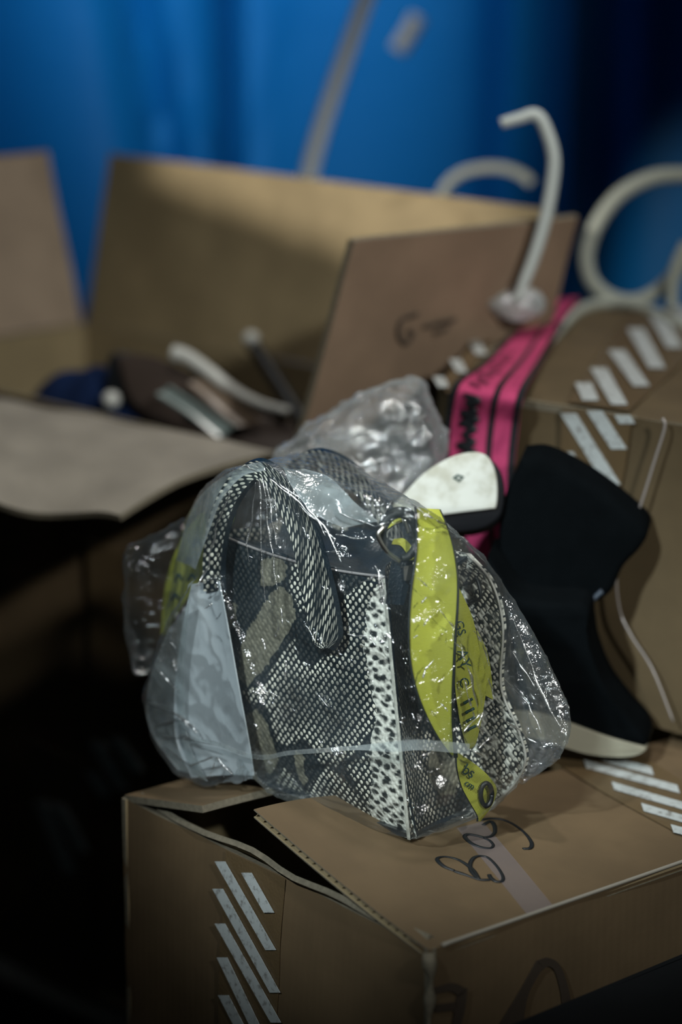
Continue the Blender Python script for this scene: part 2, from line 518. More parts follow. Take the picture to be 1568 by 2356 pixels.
def prism(name, outline, dvec, mat, parent=None, inset=0.93, smooth_outline=None, crown=0.0):
    """solid of an outline (world points) swept along dvec with rounded edges"""
    if smooth_outline:
        o2 = cr(list(outline) + [outline[0]], smooth_outline + 1)[:-1]
    else: o2 = [Vector(p) for p in outline]
    c = sum(o2, Vector()) / len(o2)
    rings = []
    for f, d in ((inset, 0.0), ((inset + 2.2) / 3.2, 0.04), (1.0, 0.16), (1.0, 0.84), ((inset + 2.2) / 3.2, 0.96), (inset, 1.0)):
        rings.append([c + (p - c) * f + dvec * d for p in o2])
    n = len(o2); vs = [p for r in rings for p in r]; fs = []
    for k in range(len(rings) - 1):
        for s in range(n):
            s2 = (s + 1) % n
            fs.append((k * n + s, k * n + s2, (k + 1) * n + s2, (k + 1) * n + s))
    for base in (0, (len(rings) - 1) * n):
        for t in tessellate_polygon([[vs[base + i] for i in range(n)]]):
            fs.append(tuple(base + q for q in t))
    me = bpy.data.meshes.new(name); me.from_pydata(vs, [], fs)
    bm = bmesh.new(); bm.from_mesh(me); bmesh.ops.recalc_face_normals(bm, faces=bm.faces); bm.to_mesh(me); bm.free()
    o = link(name, me, mat, parent)
    try: me.set_sharp_from_angle(angle=math.radians(50))
    except Exception: pass
    return o


def text_mesh(name, body, size, origin, xdir, ydir, mat, parent=None, shear=0.0, depth=0.0003):
    cu = bpy.data.curves.new(name, 'FONT'); cu.body = body; cu.size = size; cu.extrude = depth; cu.shear = shear
    cu.align_x = 'CENTER'; cu.align_y = 'CENTER'; cu.resolution_u = 3
    tmp = bpy.data.objects.new(name + '_tmp', cu); COL.objects.link(tmp)
    dg = bpy.context.evaluated_depsgraph_get()
    me = bpy.data.meshes.new_from_object(tmp.evaluated_get(dg))
    bpy.data.objects.remove(tmp); bpy.data.curves.remove(cu)
    x = xdir.normalized(); y = (ydir - x * ydir.dot(x)).normalized(); z = x.cross(y)
    for v in me.vertices: v.co = origin + x * v.co.x + y * v.co.y + z * v.co.z
    me.name = name; me.materials.clear()
    return link(name, me, mat, parent, False)


def in_poly(x, y, poly):
    c = False; n = len(poly)
    for i in range(n):
        x1, y1 = poly[i]; x2, y2 = poly[(i + 1) % n]
        if (y1 > y) != (y2 > y) and x < (x2 - x1) * (y - y1) / (y2 - y1) + x1: c = not c
    return c


def poly_dist(x, y, poly):
    best = 1e9; n = len(poly)
    for i in range(n):
        x1, y1 = poly[i]; x2, y2 = poly[(i + 1) % n]
        dx, dy = x2 - x1, y2 - y1
        t = max(0, min(1, ((x - x1) * dx + (y - y1) * dy) / (dx * dx + dy * dy + 1e-9)))
        best = min(best, math.hypot(x - x1 - t * dx, y - y1 - t * dy))
    return best if in_poly(x, y, poly) else -best


def struct(o): o['kind'] = 'structure'; return o


# ------------------------------------------------------------------ setting: ground and tarpaulin wall
gg = quad_grid(Vector((-2.2, 0.1, 0)), Vector((2.2, 0.1, 0)), Vector((2.2, 3.6, 0)), Vector((-2.2, 3.6, 0)), 20, 20)
struct(slab('floor', gg, 0.02, FLOOR_M))


def tarp_y(x, z):
    y = 3.25
    y += 0.05 * math.sin(5.2 * x + 0.6 * z) + 0.03 * math.sin(11 * x + 1.3 + 0.8 * z)
    # two pulled folds
    for x0, sl, a, wd in ((-0.285, -0.16, 0.075, 0.028), (-0.145, 0.0, 0.060, 0.016), (0.24, 0.02, 0.09, 0.045), (0.34, 0.0, 0.05, 0.03)):
        d = x - (x0 + sl * (z - 1.0)); y += a * math.exp(-(d / wd) ** 2)
    if x > 0.12: y -= 0.22 * (1 - math.exp(-((x - 0.12) / 0.25) ** 2))
    return y


tg = []
for i in range(181):
    x = -1.6 + 3.2 * i / 180
    tg.append([Vector((x, tarp_y(x, z), z)) for z in [0.0 + 2.2 * j / 50 for j in range(51)]])
struct(slab('wall_back', tg, 0.002, TARP))

# ------------------------------------------------------------------ open carton (left)
ZA = 0.58
uA = Vector((math.cos(math.radians(45)), -math.sin(math.radians(45)), 0)); vA = Vector((uA.x, -uA.y, 0))
N = Vector((-0.048, 1.95, ZA)); LA = N - uA * 0.63; FA = LA + vA * 0.304; RA = N + vA * 0.304
UPV = Vector((0, 0, 1))
boxA = thing('open_carton', 'open brown cardboard carton with raised flaps and shoes inside, in front of the blue tarp', 'box', (-0.16, 2.28, 0))


def down(p, z=0.0): return Vector((p.x, p.y, z))


def wall(name, a, b, z0, mats, th=0.005, warp=0.003, seed=0, parent=None, ni=16, nj=14):
    """upright panel from a to b (left to right as seen from outside)"""
    return slab(name, quad_grid(down(a, z0), down(b, z0), b, a, ni, nj, warp, seed), th, mats, parent, orient=False)


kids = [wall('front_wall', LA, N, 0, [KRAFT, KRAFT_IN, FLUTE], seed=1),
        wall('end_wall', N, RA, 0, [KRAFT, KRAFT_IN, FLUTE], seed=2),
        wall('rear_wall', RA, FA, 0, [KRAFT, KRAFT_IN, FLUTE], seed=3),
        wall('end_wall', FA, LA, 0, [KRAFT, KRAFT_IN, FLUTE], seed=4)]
# rear flap stands up (inside face towards the lens)
r0, r1 = FA, RA
t0, t1 = at_y(248, 352, FA.y + 0.02), at_y(1272, 482, RA.y + 0.02)
g = quad_grid(r0, r1, t1, t0, 30, 12, 0.006, 5, 7)
kids.append(slab('rear_flap', g, 0.005, [KRAFT_IN, KRAFT, FLUTE]))
# left end flap
g = quad_grid(LA, FA - vA * 0.004, at_y(108, 348, 2.55), at_y(-420, 400, 2.36), 16, 12, 0.004, 6)
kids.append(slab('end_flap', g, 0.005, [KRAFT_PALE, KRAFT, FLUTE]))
# right end flap leans outwards; outer face towards the lens
g = quad_grid(at_y(688, 1010, N.y), RA + Vector((0.004, -0.004, 0)), at_y(1332, 500, RA.y - 0.045), at_y(815, 556, N.y - 0.03), 22, 14, 0.004, 8)
flapR = slab('end_flap', g, 0.006, [KRAFT_PINK, KRAFT_IN, FLUTE]); kids.append(flapR)
# front flap folded over and drooping
nz_ = Vector((-uA.y, uA.x, 0)) * -1.0
g = []
e0 = [at_z(x, y, ZA + 0.002) for x, y in ((-330, 840), (0, 916), (300, 974), (640, 1040))]
e1 = [at_z(x, y, z) for x, y, z in ((-420, 1010, 0.556), (-60, 1135, 0.556), (140, 1172, 0.556), (276, 1202, 0.556))]
H, T_ = cr(e0, 34), cr(e1, 34)
for a in range(18):
    s = a / 17; row = []
    for j in range(34):
        p = T_[j].lerp(H[j], s)
        p = p + UPV * (0.010 * math.sin(math.pi * s) + 0.006 * math.sin(j * 0.25) * (1 - s) + 0.004 * noise.noise(p * 14))
        row.append(p)
    g.append(row)
g = [list(r) for r in zip(*g)]
kids.append(slab('front_flap', g, 0.005, [KRAFT_GREY, KRAFT, FLUTE]))
# floor of the box
g = quad_grid(down(LA, 0.012), down(N, 0.012), down(RA, 0.012), down(FA, 0.012), 4, 4)
kids.append(slab('bottom', g, 0.005, [KRAFT_IN, KRAFT, FLUTE]))
# striped tape hanging down the front wall
nA = Vector((-vA.x, -vA.y, 0))


def tape_on(name, o, n, Lpx, Rpx, off=0.0012, nn=24):
    L = [on_plane(x, y, o + n * off, n) for x, y in Lpx]; R2 = [on_plane(x, y, o + n * off, n) for x, y in Rpx]
    return ribbon(name, L, R2, 0.0004, [TAPE], n=nn, m=6)


kids.append(tape_on('packing_tape', N + nA * 0.004, nA, [(200, 1240), (205, 1500), (195, 1760)], [(330, 1290), (340, 1560), (330, 1820)]))
for a_, b_ in (((218, 1707), (283, 1818)), ((263, 1699), (317, 1776)), ((206, 1776), (245, 1833)), ((95, 1845), (160, 2010)), ((130, 1850), (190, 1960))):
    kids.append(bar(lambda x, y: on_plane(x, y, N + nA * 0.0062, nA), a_, b_))
kids.append(tape_on('packing_tape', N + nA * 0.004, nA, [(70, 1700), (75, 1950), (80, 2360)], [(200, 1760), (205, 2010), (210, 2360)]))
# smudged marks on the right flap
nf = (g[0][0] - g[0][0])
fl = flapR.data.vertices
pA, pB, pC = fl[0].co.copy(), fl[13].co.copy(), fl[21 * 14].co.copy()
nfl = (pB - pA).cross(pC - pA).normalized()
if nfl.y > 0: nfl = -nfl
for k, st in enumerate(([(960, 722), (925, 735), (918, 770), (935, 790), (950, 770), (940, 760)], [(975, 752), (1010, 742), (1048, 735)], [(1000, 765), (1030, 755)])):
    kids.append(tube('ink_mark', [on_plane(x, y, pA + nfl * 0.004, nfl) for x, y in st], 0.0022, INK_SMUDGE, n=24, sides=6, squash=nfl))
adopt(boxA, *kids)

# unseen board added at the left; its edge shades the lower rear flap
B1, B2 = at_y(235, 372, FA.y + 0.02), at_y(705, 545, 2.40)
E1, E2 = SIDE.lerp(B1, 0.5), SIDE.lerp(B2, 0.5)
ed = (E2 - E1); Ea, Eb = E1 - ed * 0.9, E1 + ed * 1.9
tall = thing('shade_board', 'unseen cardboard sheet added left of the open carton to shade its rear flap', 'cardboard', down((Ea + Eb) / 2))
adopt(tall, slab('board', quad_grid(down(Ea), down(Eb), Eb, Ea, 10, 10, 0.002, 41), 0.006, [KRAFT, KRAFT_IN, FLUTE]))

# contents of the open carton
pile = []
for i in range(40):
    row = []
    for j in range(22):
        s, t = i / 39, j / 21
        p = LA.lerp(N, 0.02 + 0.96 * s).lerp(FA.lerp(RA, 0.02 + 0.96 * s), 0.03 + 0.94 * t)
        p.z = 0.46 + 0.045 * noise.noise(p * 9) + 0.02 * noise.noise(p * 25)
        row.append(p)
    pile.append(row)
tag(slab('clothing_pile', pile, 0.44, DARK_CLOTH, tdir=Vector((0, 0, -0.40))), 'dark crumpled clothes filling the bottom of the open carton', 'clothes')

gar = []
for i in range(36):
    row = []
    for j in range(20):
        s, t = i / 35, j / 19
        px = -60 + 330 * s
        e = math.sin(math.pi * s) ** 0.7 * math.sin(math.pi * min(1, t * 1.0)) ** 0.6
        base = Vector((-0.335 + 0.20 * s, 2.30 + 0.10 * t - 0.16 * s, 0.49))
        base.z += 0.105 * e + 0.012 * noise.noise(base * 25)
        row.append(base)
    gar.append(row)
tag(slab('folded_garment', gar, 0.03, NAVY), 'navy blue folded cloth heaped at the left end inside the open carton', 'clothes')

# brown strappy sandal in the carton
sand = thing('strappy_sandal', 'brown flat sandal with pale shiny straps and a white edge lying in the open carton', 'sandal', (-0.13, 2.12, 0.5))
yS = 2.15
out = [at_y(x, y, yS + dy) for x, y, dy in ((262, 812, .07), (330, 812, .06), (400, 835, .05), (500, 890, .03), (600, 945, .0), (668, 965, -.02), (690, 1010, -.03), (640, 1050, -.04), (560, 1050, -.03), (470, 1010, -.01), (380, 965, .02), (300, 920, .05))]
k1 = prism('footbed', out, Vector((0.004, 0.012, -0.022)), BROWN_SOLE, smooth_outline=48)
k2 = tube('white_trim', [at_y(x, y, yS + dy) for x, y, dy in ((398, 812, .05), (430, 822, .045), (480, 856, .03), (540, 902, .015), (600, 932, .0), (662, 948, -.02))], lambda t: 0.0078 - 0.0030 * t, WHITE_PLASTIC, n=40, sides=12)
k3 = ribbon('strap', [at_y(x, y, yS + dy) for x, y, dy in ((360, 905, .0), (430, 950, -.015), (500, 1005, -.03))], [at_y(x, y, yS + dy) for x, y, dy in ((385, 890, .0), (455, 935, -.015), (535, 985, -.03))], 0.003, IRID, n=24, crown=0.003)
k4 = ribbon('strap', [at_y(x, y, yS + dy) for x, y, dy in ((430, 880, .005), (490, 930, -.01), (545, 980, -.02))], [at_y(x, y, yS + dy) for x, y, dy in ((460, 868, .005), (530, 915, -.01), (600, 970, -.02))], 0.003, TAN_STRAP, n=24, crown=0.003)
adopt(sand, k1, k2, k3, k4)
# dark strap arch of a second shoe
sh = thing('dark_slipper', 'dark slipper with a small white button on its toe inside the open carton', 'slipper', (-0.2, 2.2, 0.5))
out = [at_y(x, y, 2.22) for x, y in ((245, 830), (262, 810), (330, 820), (400, 870), (470, 930), (520, 985), (470, 1000), (380, 985), (300, 960), (250, 920))]
k1 = prism('upper', out, Vector((0.0, 0.04, -0.01)), BLACK, smooth_outline=40)
bm = bmesh.new(); bmesh.ops.create_uvsphere(bm, u_segments=16, v_segments=10, radius=0.0085)
me = bpy.data.meshes.new('button'); bm.to_mesh(me); bm.free()
k2 = link('button', me, WHITE_PLASTIC); k2.location = at_y(256, 920, 2.205)
adopt(sh, k1, k2)
rod = thing('black_rod', 'black rod with a white round tip leaning inside the open carton', 'rod', (0, 2.3, 0.5))
k1 = tube('shaft', [at_y(578, 785, 2.33), at_y(625, 860, 2.30), at_y(690, 960, 2.26), at_y(760, 1060, 2.22)], 0.0075, BLACK, n=30)
bm = bmesh.new(); bmesh.ops.create_uvsphere(bm, u_segments=16, v_segments=10, radius=0.0085)
me = bpy.data.meshes.new('tip'); bm.to_mesh(me); bm.free()
k2 = link('tip', me, WHITE_PLASTIC); k2.location = at_y(577, 781, 2.325)
adopt(rod, k1, k2)

# ------------------------------------------------------------------ taped carton (right)
ZB = 0.65
bl = at_z(1010, 890, ZB); br_ = at_z(1720, 1002, ZB)
fl_ = bl + Vector((0.128, 0.432, 0)); fr_ = br_ + Vector((0.128, 0.432, 0))
boxB = thing('taped_carton', 'closed brown carton wrapped in white striped tape, right of the open carton', 'box', ((bl.x + fr_.x) / 2, 2.0, 0.405))
ZB0 = 0.412
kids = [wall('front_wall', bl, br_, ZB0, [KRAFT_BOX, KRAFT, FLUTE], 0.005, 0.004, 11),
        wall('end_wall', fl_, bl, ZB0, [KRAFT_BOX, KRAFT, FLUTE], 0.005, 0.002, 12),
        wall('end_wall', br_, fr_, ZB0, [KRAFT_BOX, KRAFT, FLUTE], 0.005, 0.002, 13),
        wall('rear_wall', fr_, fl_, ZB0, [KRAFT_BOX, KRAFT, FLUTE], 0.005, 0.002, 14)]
mid0, mid1 = bl.lerp(br_, 0.46), fl_.lerp(fr_, 0.46)
kids.append(slab('top_flap', quad_grid(bl, mid0, mid1, fl_, 16, 16, 0.003, 15), 0.005, [KRAFT_BOX, KRAFT, FLUTE]))
kids.append(slab('top_flap', quad_grid(mid0, br_, fr_, mid1, 16, 16, 0.003, 16), 0.005, [KRAFT_BOX, KRAFT, FLUTE]))
nB = (down(br_, 0) - down(bl, 0)).cross(UPV).normalized()
if nB.y > 0: nB = -nB


def topB(px, py, dz=0.002): return at_z(px, py, ZB + dz)


kids.append(ribbon('packing_tape', [topB(1470, 700), topB(1390, 800), topB(1306, 924)], [topB(1640, 735), topB(1560, 840), topB(1446, 945)], 0.0004, [TAPE], n=24, m=6))
kids.append(tape_on('packing_tape', bl + nB * 0.003, nB, [(1292, 940), (1290, 1000), (1288, 1060)], [(1452, 962), (1436, 1080), (1424, 1130)]))
kids.append(ribbon('packing_tape', [topB(1195, 700), topB(1090, 790), topB(1010, 880)], [topB(1165, 745), topB(1085, 845), topB(1030, 905)], 0.0004, [TAPE], n=24, m=6))
tB = lambda x, y: topB(x, y, 0.0036)
fB = lambda x, y: on_plane(x, y, bl + nB * 0.0052, nB)
for a_, b_ in (((1341, 880), (1358, 920)), ((1376, 846), (1424, 930)), ((1417, 805), (1475, 887)), ((1461, 755), (1511, 846)), ((1511, 725), (1552, 799)), ((1560, 705), (1600, 770))):
    kids.append(bar(tB, a_, b_, 19))
for a_, b_ in (((1366, 945), (1423, 1033)), ((1430, 955), (1442, 975)), ((1306, 951), (1408, 1115)), ((1300, 1040), (1328, 1098))):
    kids.append(bar(fB, a_, b_, 18))
for a_, b_ in (((1132, 735), (1150, 768)), ((1090, 782), (1106, 815)), ((1046, 826), (1062, 856)), ((1008, 866), (1020, 890))):
    kids.append(bar(tB, a_, b_, 13))
adopt(boxB, *kids)

# pink elastic strap over the taped carton
yP = bl.y
pk = thing('pink_strap', 'pink elastic strap with black edges and black lettering hanging over the taped carton', 'strap', (0.13, 1.86, 0.6))
def frontB(px, py, off=0.006): return on_plane(px, py, bl + nB * off, nB)
Lp = [topB(1262, 690, .012), topB(1190, 760, .008), topB(1110, 840, .008), at_z(1050, 882, ZB + .010), frontB(1030, 960, .02), frontB(1025, 1060, .03), frontB(1040, 1180, .03), frontB(1100, 1310, .03)]
Rp = [topB(1336, 684, .012), topB(1290, 748, .008), topB(1245, 830, .008), at_z(1205, 905, ZB + .010), frontB(1190, 980, .02), frontB(1180, 1080, .03), frontB(1176, 1180, .03), frontB(1160, 1310, .03)]
def between(f0, f1, dz=0.0012):
    a = [p.lerp(q, f0) for p, q in zip(Lp, Rp)]; b = [p.lerp(q, f1) for p, q in zip(Lp, Rp)]
    off = [UPV * dz] * 3 + [(UPV + nB) * dz * 0.8] + [nB * dz] * 4
    return [p + o for p, o in zip(a, off)], [p + o for p, o in zip(b, off)]
k = [ribbon('band', Lp, Rp, 0.002, [PINK], n=70, m=8)]
for f0, f1 in ((-0.02, 0.07), (0.60, 0.68), (0.93, 1.02)):
    a, b = between(f0, f1); k.append(ribbon('black_stripe', a, b, 0.0006, [INK], n=70, m=3))
wob = []
Lc, Rc = cr(Lp, 90), cr(Rp, 90)
random.seed(3)
letters = []
for j in range(42, 68):
    f = 0.34 + 0.10 * math.sin(j * 1.9) + 0.05 * math.sin(j * 3.7)
    letters.append(Lc[j].lerp(Rc[j], f) + nB * 0.0018)
k.append(tube('lettering', letters, lambda t: 0.0020 + 0.0012 * abs(math.sin(t * 17)), INK, n=140, sides=6, squash=nB))
letters = []
for j in range(22, 40):
    f = 0.33 + 0.12 * math.sin(j * 2.1) + 0.06 * math.sin(j * 3.3)
    letters.append(Lc[j].lerp(Rc[j], f) + UPV * 0.0018)
k.append(tube('lettering', letters, 0.0010, INK, n=120, sides=6, squash=UPV))
adopt(pk, *k)

# ------------------------------------------------------------------ front carton with the word Bag
ZC = 0.40
th = math.radians(51)
uC = Vector((math.cos(th), -math.sin(th), 0)); vC = Vector((math.sin(th), math.cos(th), 0))
P = at_z(988, 2186, ZC); LC = P - uC * 0.335; RC = P + vC * 0.62; QC = LC + vC * 0.62
boxC = thing('front_carton', 'brown carton with the handwritten word Bag on its lid, under the snakeskin handbag', 'box', ((P.x + QC.x) / 2, (P.y + QC.y) / 2, 0))
nCf = -vC; nCr = uC
def front_c(s, z, off=0.0):                          # left-front wall bows inwards at the top
    t = z / ZC; p = down(LC, 0).lerp(down(P, 0), s); p.z = z
    bow = math.sin(math.pi * s) * max(0, t) ** 6
    return p + vC * (0.010 * bow - off) - UPV * 0.006 * bow + vC * 0.002 * noise.noise(p * 20)


gl_ = [[front_c(i / 25, ZC * j / 15) for j in range(16)] for i in range(26)]
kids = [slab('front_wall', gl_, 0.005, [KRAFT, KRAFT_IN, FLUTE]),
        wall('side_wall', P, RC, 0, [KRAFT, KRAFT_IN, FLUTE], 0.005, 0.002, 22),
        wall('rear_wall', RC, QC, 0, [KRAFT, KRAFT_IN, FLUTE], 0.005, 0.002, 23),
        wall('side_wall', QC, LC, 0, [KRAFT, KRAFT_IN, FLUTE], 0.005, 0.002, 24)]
kids.append(slab('bottom', quad_grid(down(LC, .012), down(P, .012), down(RC, .012), down(QC, .012), 4, 4), 0.005, [KRAFT_IN, KRAFT, FLUTE]))


def lift(a, b):
    return 0.039 * max(0, a / 0.18) ** 1.2 * math.exp(-(max(0, b) / 0.16) ** 2)


def lid(a, b):
    return P - uC * a + vC * b + UPV * (lift(a, b))


def lid_px(px, py, off=0.0):
    z = ZC
    for _ in range(12):
        p = at_z(px, py, z + off); q = p - P
        z = ZC + lift(-q.dot(uC), q.dot(vC))
    return at_z(px, py, z + off)


# lid flap with liner / flutes / liner edge
NA, NBB = 24, 40
def lid_grid(dz, a1=0.178, b0=0.0):
    return [[lid(a1 * i / (NA - 1), b0 + (0.62 - b0) * (j / (NBB - 1)) ** 1.3) + UPV * dz for j in range(NBB)] for i in range(NA)]
def flipg(g): return g[::-1]
lid_top = slab('lid_flap', flipg(lid_grid(0.0)), 0.0009, [KRAFT, KRAFT, FLUTE]); kids.append(lid_top)
fl2 = slab('lid_liner', flipg(lid_grid(-0.0052)), 0.0009, [KRAFT_IN, KRAFT_IN, FLUTE]); fl2.parent = lid_top
# corrugated core: a wave between the two liners, seen at the open edge
wv_ = []
for i in range(150):
    a = 0.178 * i / 149
    wv_.append([lid(a, 0.0015 + 0.62 * (j / 11) ** 1.6 * 0.98) + UPV * (-0.0030 + 0.0017 * math.sin(a * 2 * math.pi / 0.0075)) for j in range(12)])
core = slab('corrugated_core', flipg(wv_), 0.0004, [KRAFT_IN]); core.parent = lid_top; core['kind'] = 'stuff'
# opposite lid flap, tented
g = []
for i in range(18):
    row = []
    for j in range(30):
        a, b = 0.095 * i / 17, 0.62 * (j / 29)
        l2 = 0.020 * (a / 0.095) * math.exp(-(b / 0.25) ** 2)
        row.append(LC + uC * a + vC * (b + 0.002) + UPV * (l2 + 0.002))
    g.append(row)
kids.append(slab('lid_flap', g, 0.005, [KRAFT, KRAFT_IN, FLUTE]))
# inner flap of the open end hangs down inside
g = quad_grid(LC + uC * 0.01 + vC * 0.006, P - uC * 0.01 + vC * 0.006, P - uC * 0.02 + vC * 0.13 - UPV * 0.10, LC + uC * 0.02 + vC * 0.13 - UPV * 0.10, 20, 14, 0.006, 31, 14)
kids.append(slab('inner_flap', g, 0.004, [KRAFT_IN, KRAFT, FLUTE]))
# torn split down the corner
tear = [P + UPV * (-0.002 - 0.016 * k_) + (uC * math.sin(k_ * 2.1) - vC * math.cos(k_ * 1.7)) * 0.0012 for k_ in range(9)]
kids.append(tube('torn_edge', tear, lambda t: 0.0034 * (1 - t * 0.7) * (1 + 0.5 * math.sin(t * 31)), FLUTE, n=40, sides=7))
# scored white crease along the right top edge
kids.append(tube('crease', [P + vC * b + UPV * (0.0006) + uC * (0.0002) for b in (0.01, 0.1, 0.2, 0.3, 0.45)], 0.0014, KRAFT_GREY, n=60, sides=6))


tf = [[front_c(0.345 + 0.19 * i / 7, 0.10 + (ZC - 0.1005) * j / 40, 0.0012) for j in range(41)] for i in range(8)]
kids.append(slab('packing_tape', tf, 0.0004, [TAPE]))


def front_px(x, y):
    p = on_plane(x, y, LC - vC * 0.001, vC)
    for _ in range(3):
        s_ = (p - LC).dot(uC) / 0.335
        q = front_c(s_, min(p.z, ZC - 0.0005), 0.0021)
        p = on_plane(x, y, q, vC)
    return p


for a_, b_ in (((566, 2008), (618, 2100)), ((505, 1982), (622, 2186)), ((500, 2045), (632, 2284)), ((505, 2125), (634, 2353)), ((510, 2203), (600, 2390)), ((513, 2290), (570, 2400))):
    kids.append(bar(front_px, a_, b_, 12))
lp_ = lambda x, y: lid_px(x, y, 0.0022)
for a_, b_ in (((1377, 1741), (1500, 1774)), ((1345, 1757), (1560, 1815)), ((1409, 1807), (1600, 1862)), ((1477, 1856), (1610, 1895)), ((1545, 1905), (1620, 1925))):
    kids.append(bar(lp_, a_, b_, 3, 9))
kids.append(ribbon('packing_tape', [lid_px(1230, 1725, .0012), lid_px(1400, 1830, .0012), lid_px(1640, 1960, .0012)], [lid_px(1420, 1700, .0012), lid_px(1560, 1790, .0012), lid_px(1700, 1860, .0012)], 0.0004, [TAPE], n=24, m=6))


CLEAR_TAPE = new_mat('clear_tape')[0]
def clear_tape():
    nt = CLEAR_TAPE.node_tree; g = G(nt); out = [n for n in nt.nodes if n.type == 'OUTPUT_MATERIAL'][0]
    tr = g.n('ShaderNodeBsdfTransparent')
    pb = g.bsdf((0.26, 0.26, 0.34), 0.35, g.bump(g.noise(g.coords(), 120, 3), 0.3, 0.001), 0.5)
    x = g.n('ShaderNodeMixShader'); x.inputs[0].default_value = 0.09; g.l(tr.outputs[0], x.inputs[1]); g.l(pb, x.inputs[2]); g.l(x.outputs[0], out.inputs[0])
clear_tape()
kids.append(ribbon('clear_tape', [lid_px(1050, 1905, .0004), lid_px(1120, 1990, .0004), lid_px(1214, 2106, .0004)], [lid_px(1110, 1890, .0004), lid_px(1180, 1972, .0004), lid_px(1272, 2084, .0004)], 0.0001, [CLEAR_TAPE], n=24, m=5))


def zoomed(pts, ox=850, oy=1700, s=2.184): return [(ox + x / s, oy + y / s) for x, y in pts]


STROKES = [
    [(425, 662), (372, 640), (340, 610), (346, 596), (385, 592), (440, 605), (490, 634), (522, 664), (548, 704)],
    [(425, 664), (480, 682), (548, 706), (602, 708)],
    [(548, 704), (512, 668), (504, 630), (522, 598), (556, 588), (596, 598), (640, 642), (668, 690), (664, 714), (634, 716), (606, 696), (600, 682)],
    [(575, 496), (530, 484), (488, 480), (478, 494), (510, 524), (560, 544), (606, 548), (620, 534), (604, 512), (575, 496), (606, 490), (628, 470), (626, 436), (606, 414), (570, 432)],
    [(560, 408), (600, 400), (660, 404), (720, 428), (778, 472), (812, 520), (806, 548), (770, 552)],
]
for s in STROKES:
    kids.append(tube('handwriting', [lid_px(x, y, 0.0004) for x, y in zoomed(s)], lambda t: 0.0014 + 0.0003 * math.sin(t * 9), INK, n=70, sides=6, squash=UPV))


def sidepx(px, py, off=0.0008): return on_plane(px, py, P + uC * (0.001 + off), uC)


for L, R2 in (([(1200, 2380), (1215, 2290), (1250, 2225)], [(1135, 2380), (1190, 2290), (1235, 2210)]),
              ([(1235, 2210), (1262, 2204), (1290, 2225), (1312, 2300), (1310, 2380)], [(1248, 2232), (1262, 2224), (1278, 2240), (1292, 2300), (1292, 2380)]),
              ([(990, 2275), (1040, 2262), (1075, 2275)], [(992, 2290), (1035, 2282), (1058, 2295)]),
              ([(1075, 2272), (1070, 2320), (1060, 2360)], [(1052, 2290), (1046, 2320), (1040, 2360)]),
              ([(1000, 2312), (1050, 2305)], [(1000, 2330), (1048, 2325)])):
    kids.append(ribbon('printed_mark', [sidepx(*q) for q in L][::-1], [sidepx(*q) for q in R2][::-1], 0.0003, [INK_FADED], n=24, m=4))
adopt(boxC, *kids)

# black box added to fill the dark area in the bottom right corner
dk = thing('dark_corner_box', 'black box added for the dark area at the lower right, in front of the lidded carton', 'box', (0.33, 1.25, 0))
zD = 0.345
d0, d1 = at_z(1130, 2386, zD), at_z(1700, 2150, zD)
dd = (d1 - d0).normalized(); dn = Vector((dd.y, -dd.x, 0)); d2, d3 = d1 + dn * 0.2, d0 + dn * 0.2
DARKBOX = plain('dark_corner_black', (0.004, 0.005, 0.006), 0.9, 0.1, 0.2)
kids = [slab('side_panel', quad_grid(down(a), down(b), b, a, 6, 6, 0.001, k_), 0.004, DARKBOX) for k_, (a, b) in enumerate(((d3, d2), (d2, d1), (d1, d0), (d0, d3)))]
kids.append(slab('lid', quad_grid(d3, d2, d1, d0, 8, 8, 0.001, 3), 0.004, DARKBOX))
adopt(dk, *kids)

# ------------------------------------------------------------------ handbag
K = lid_px(945, 1932, 0.003)
aH = math.radians(44); uH = Vector((-math.cos(aH), math.sin(aH), 0)); vH = Vector((math.sin(aH), math.cos(aH), 0))   # front panel axis, depth axis
Mb = lid_px(560, 1806, 0.006); Mb.z = K.z + 0.010
wH = (Mb - K); WID = 0.176
T = at_y(886, 1328, K.y + 0.018)
Mb = K + uH * WID; Mb.z = K.z + 0.003
TL = T + uH * (WID * 0.96) + UPV * 0.002
hb = thing('handbag', 'small snakeskin print handbag with yellow strap, wrapped in clear plastic on the front carton', 'handbag', (K.x, K.y + 0.07, K.z))
nF = (Mb - K).cross(T - K).normalized()
if nF.y > 0: nF = -nF                                   # towards the lens


def fp(px, py, off=0.0): return on_plane(px, py, K + nF * off, nF)


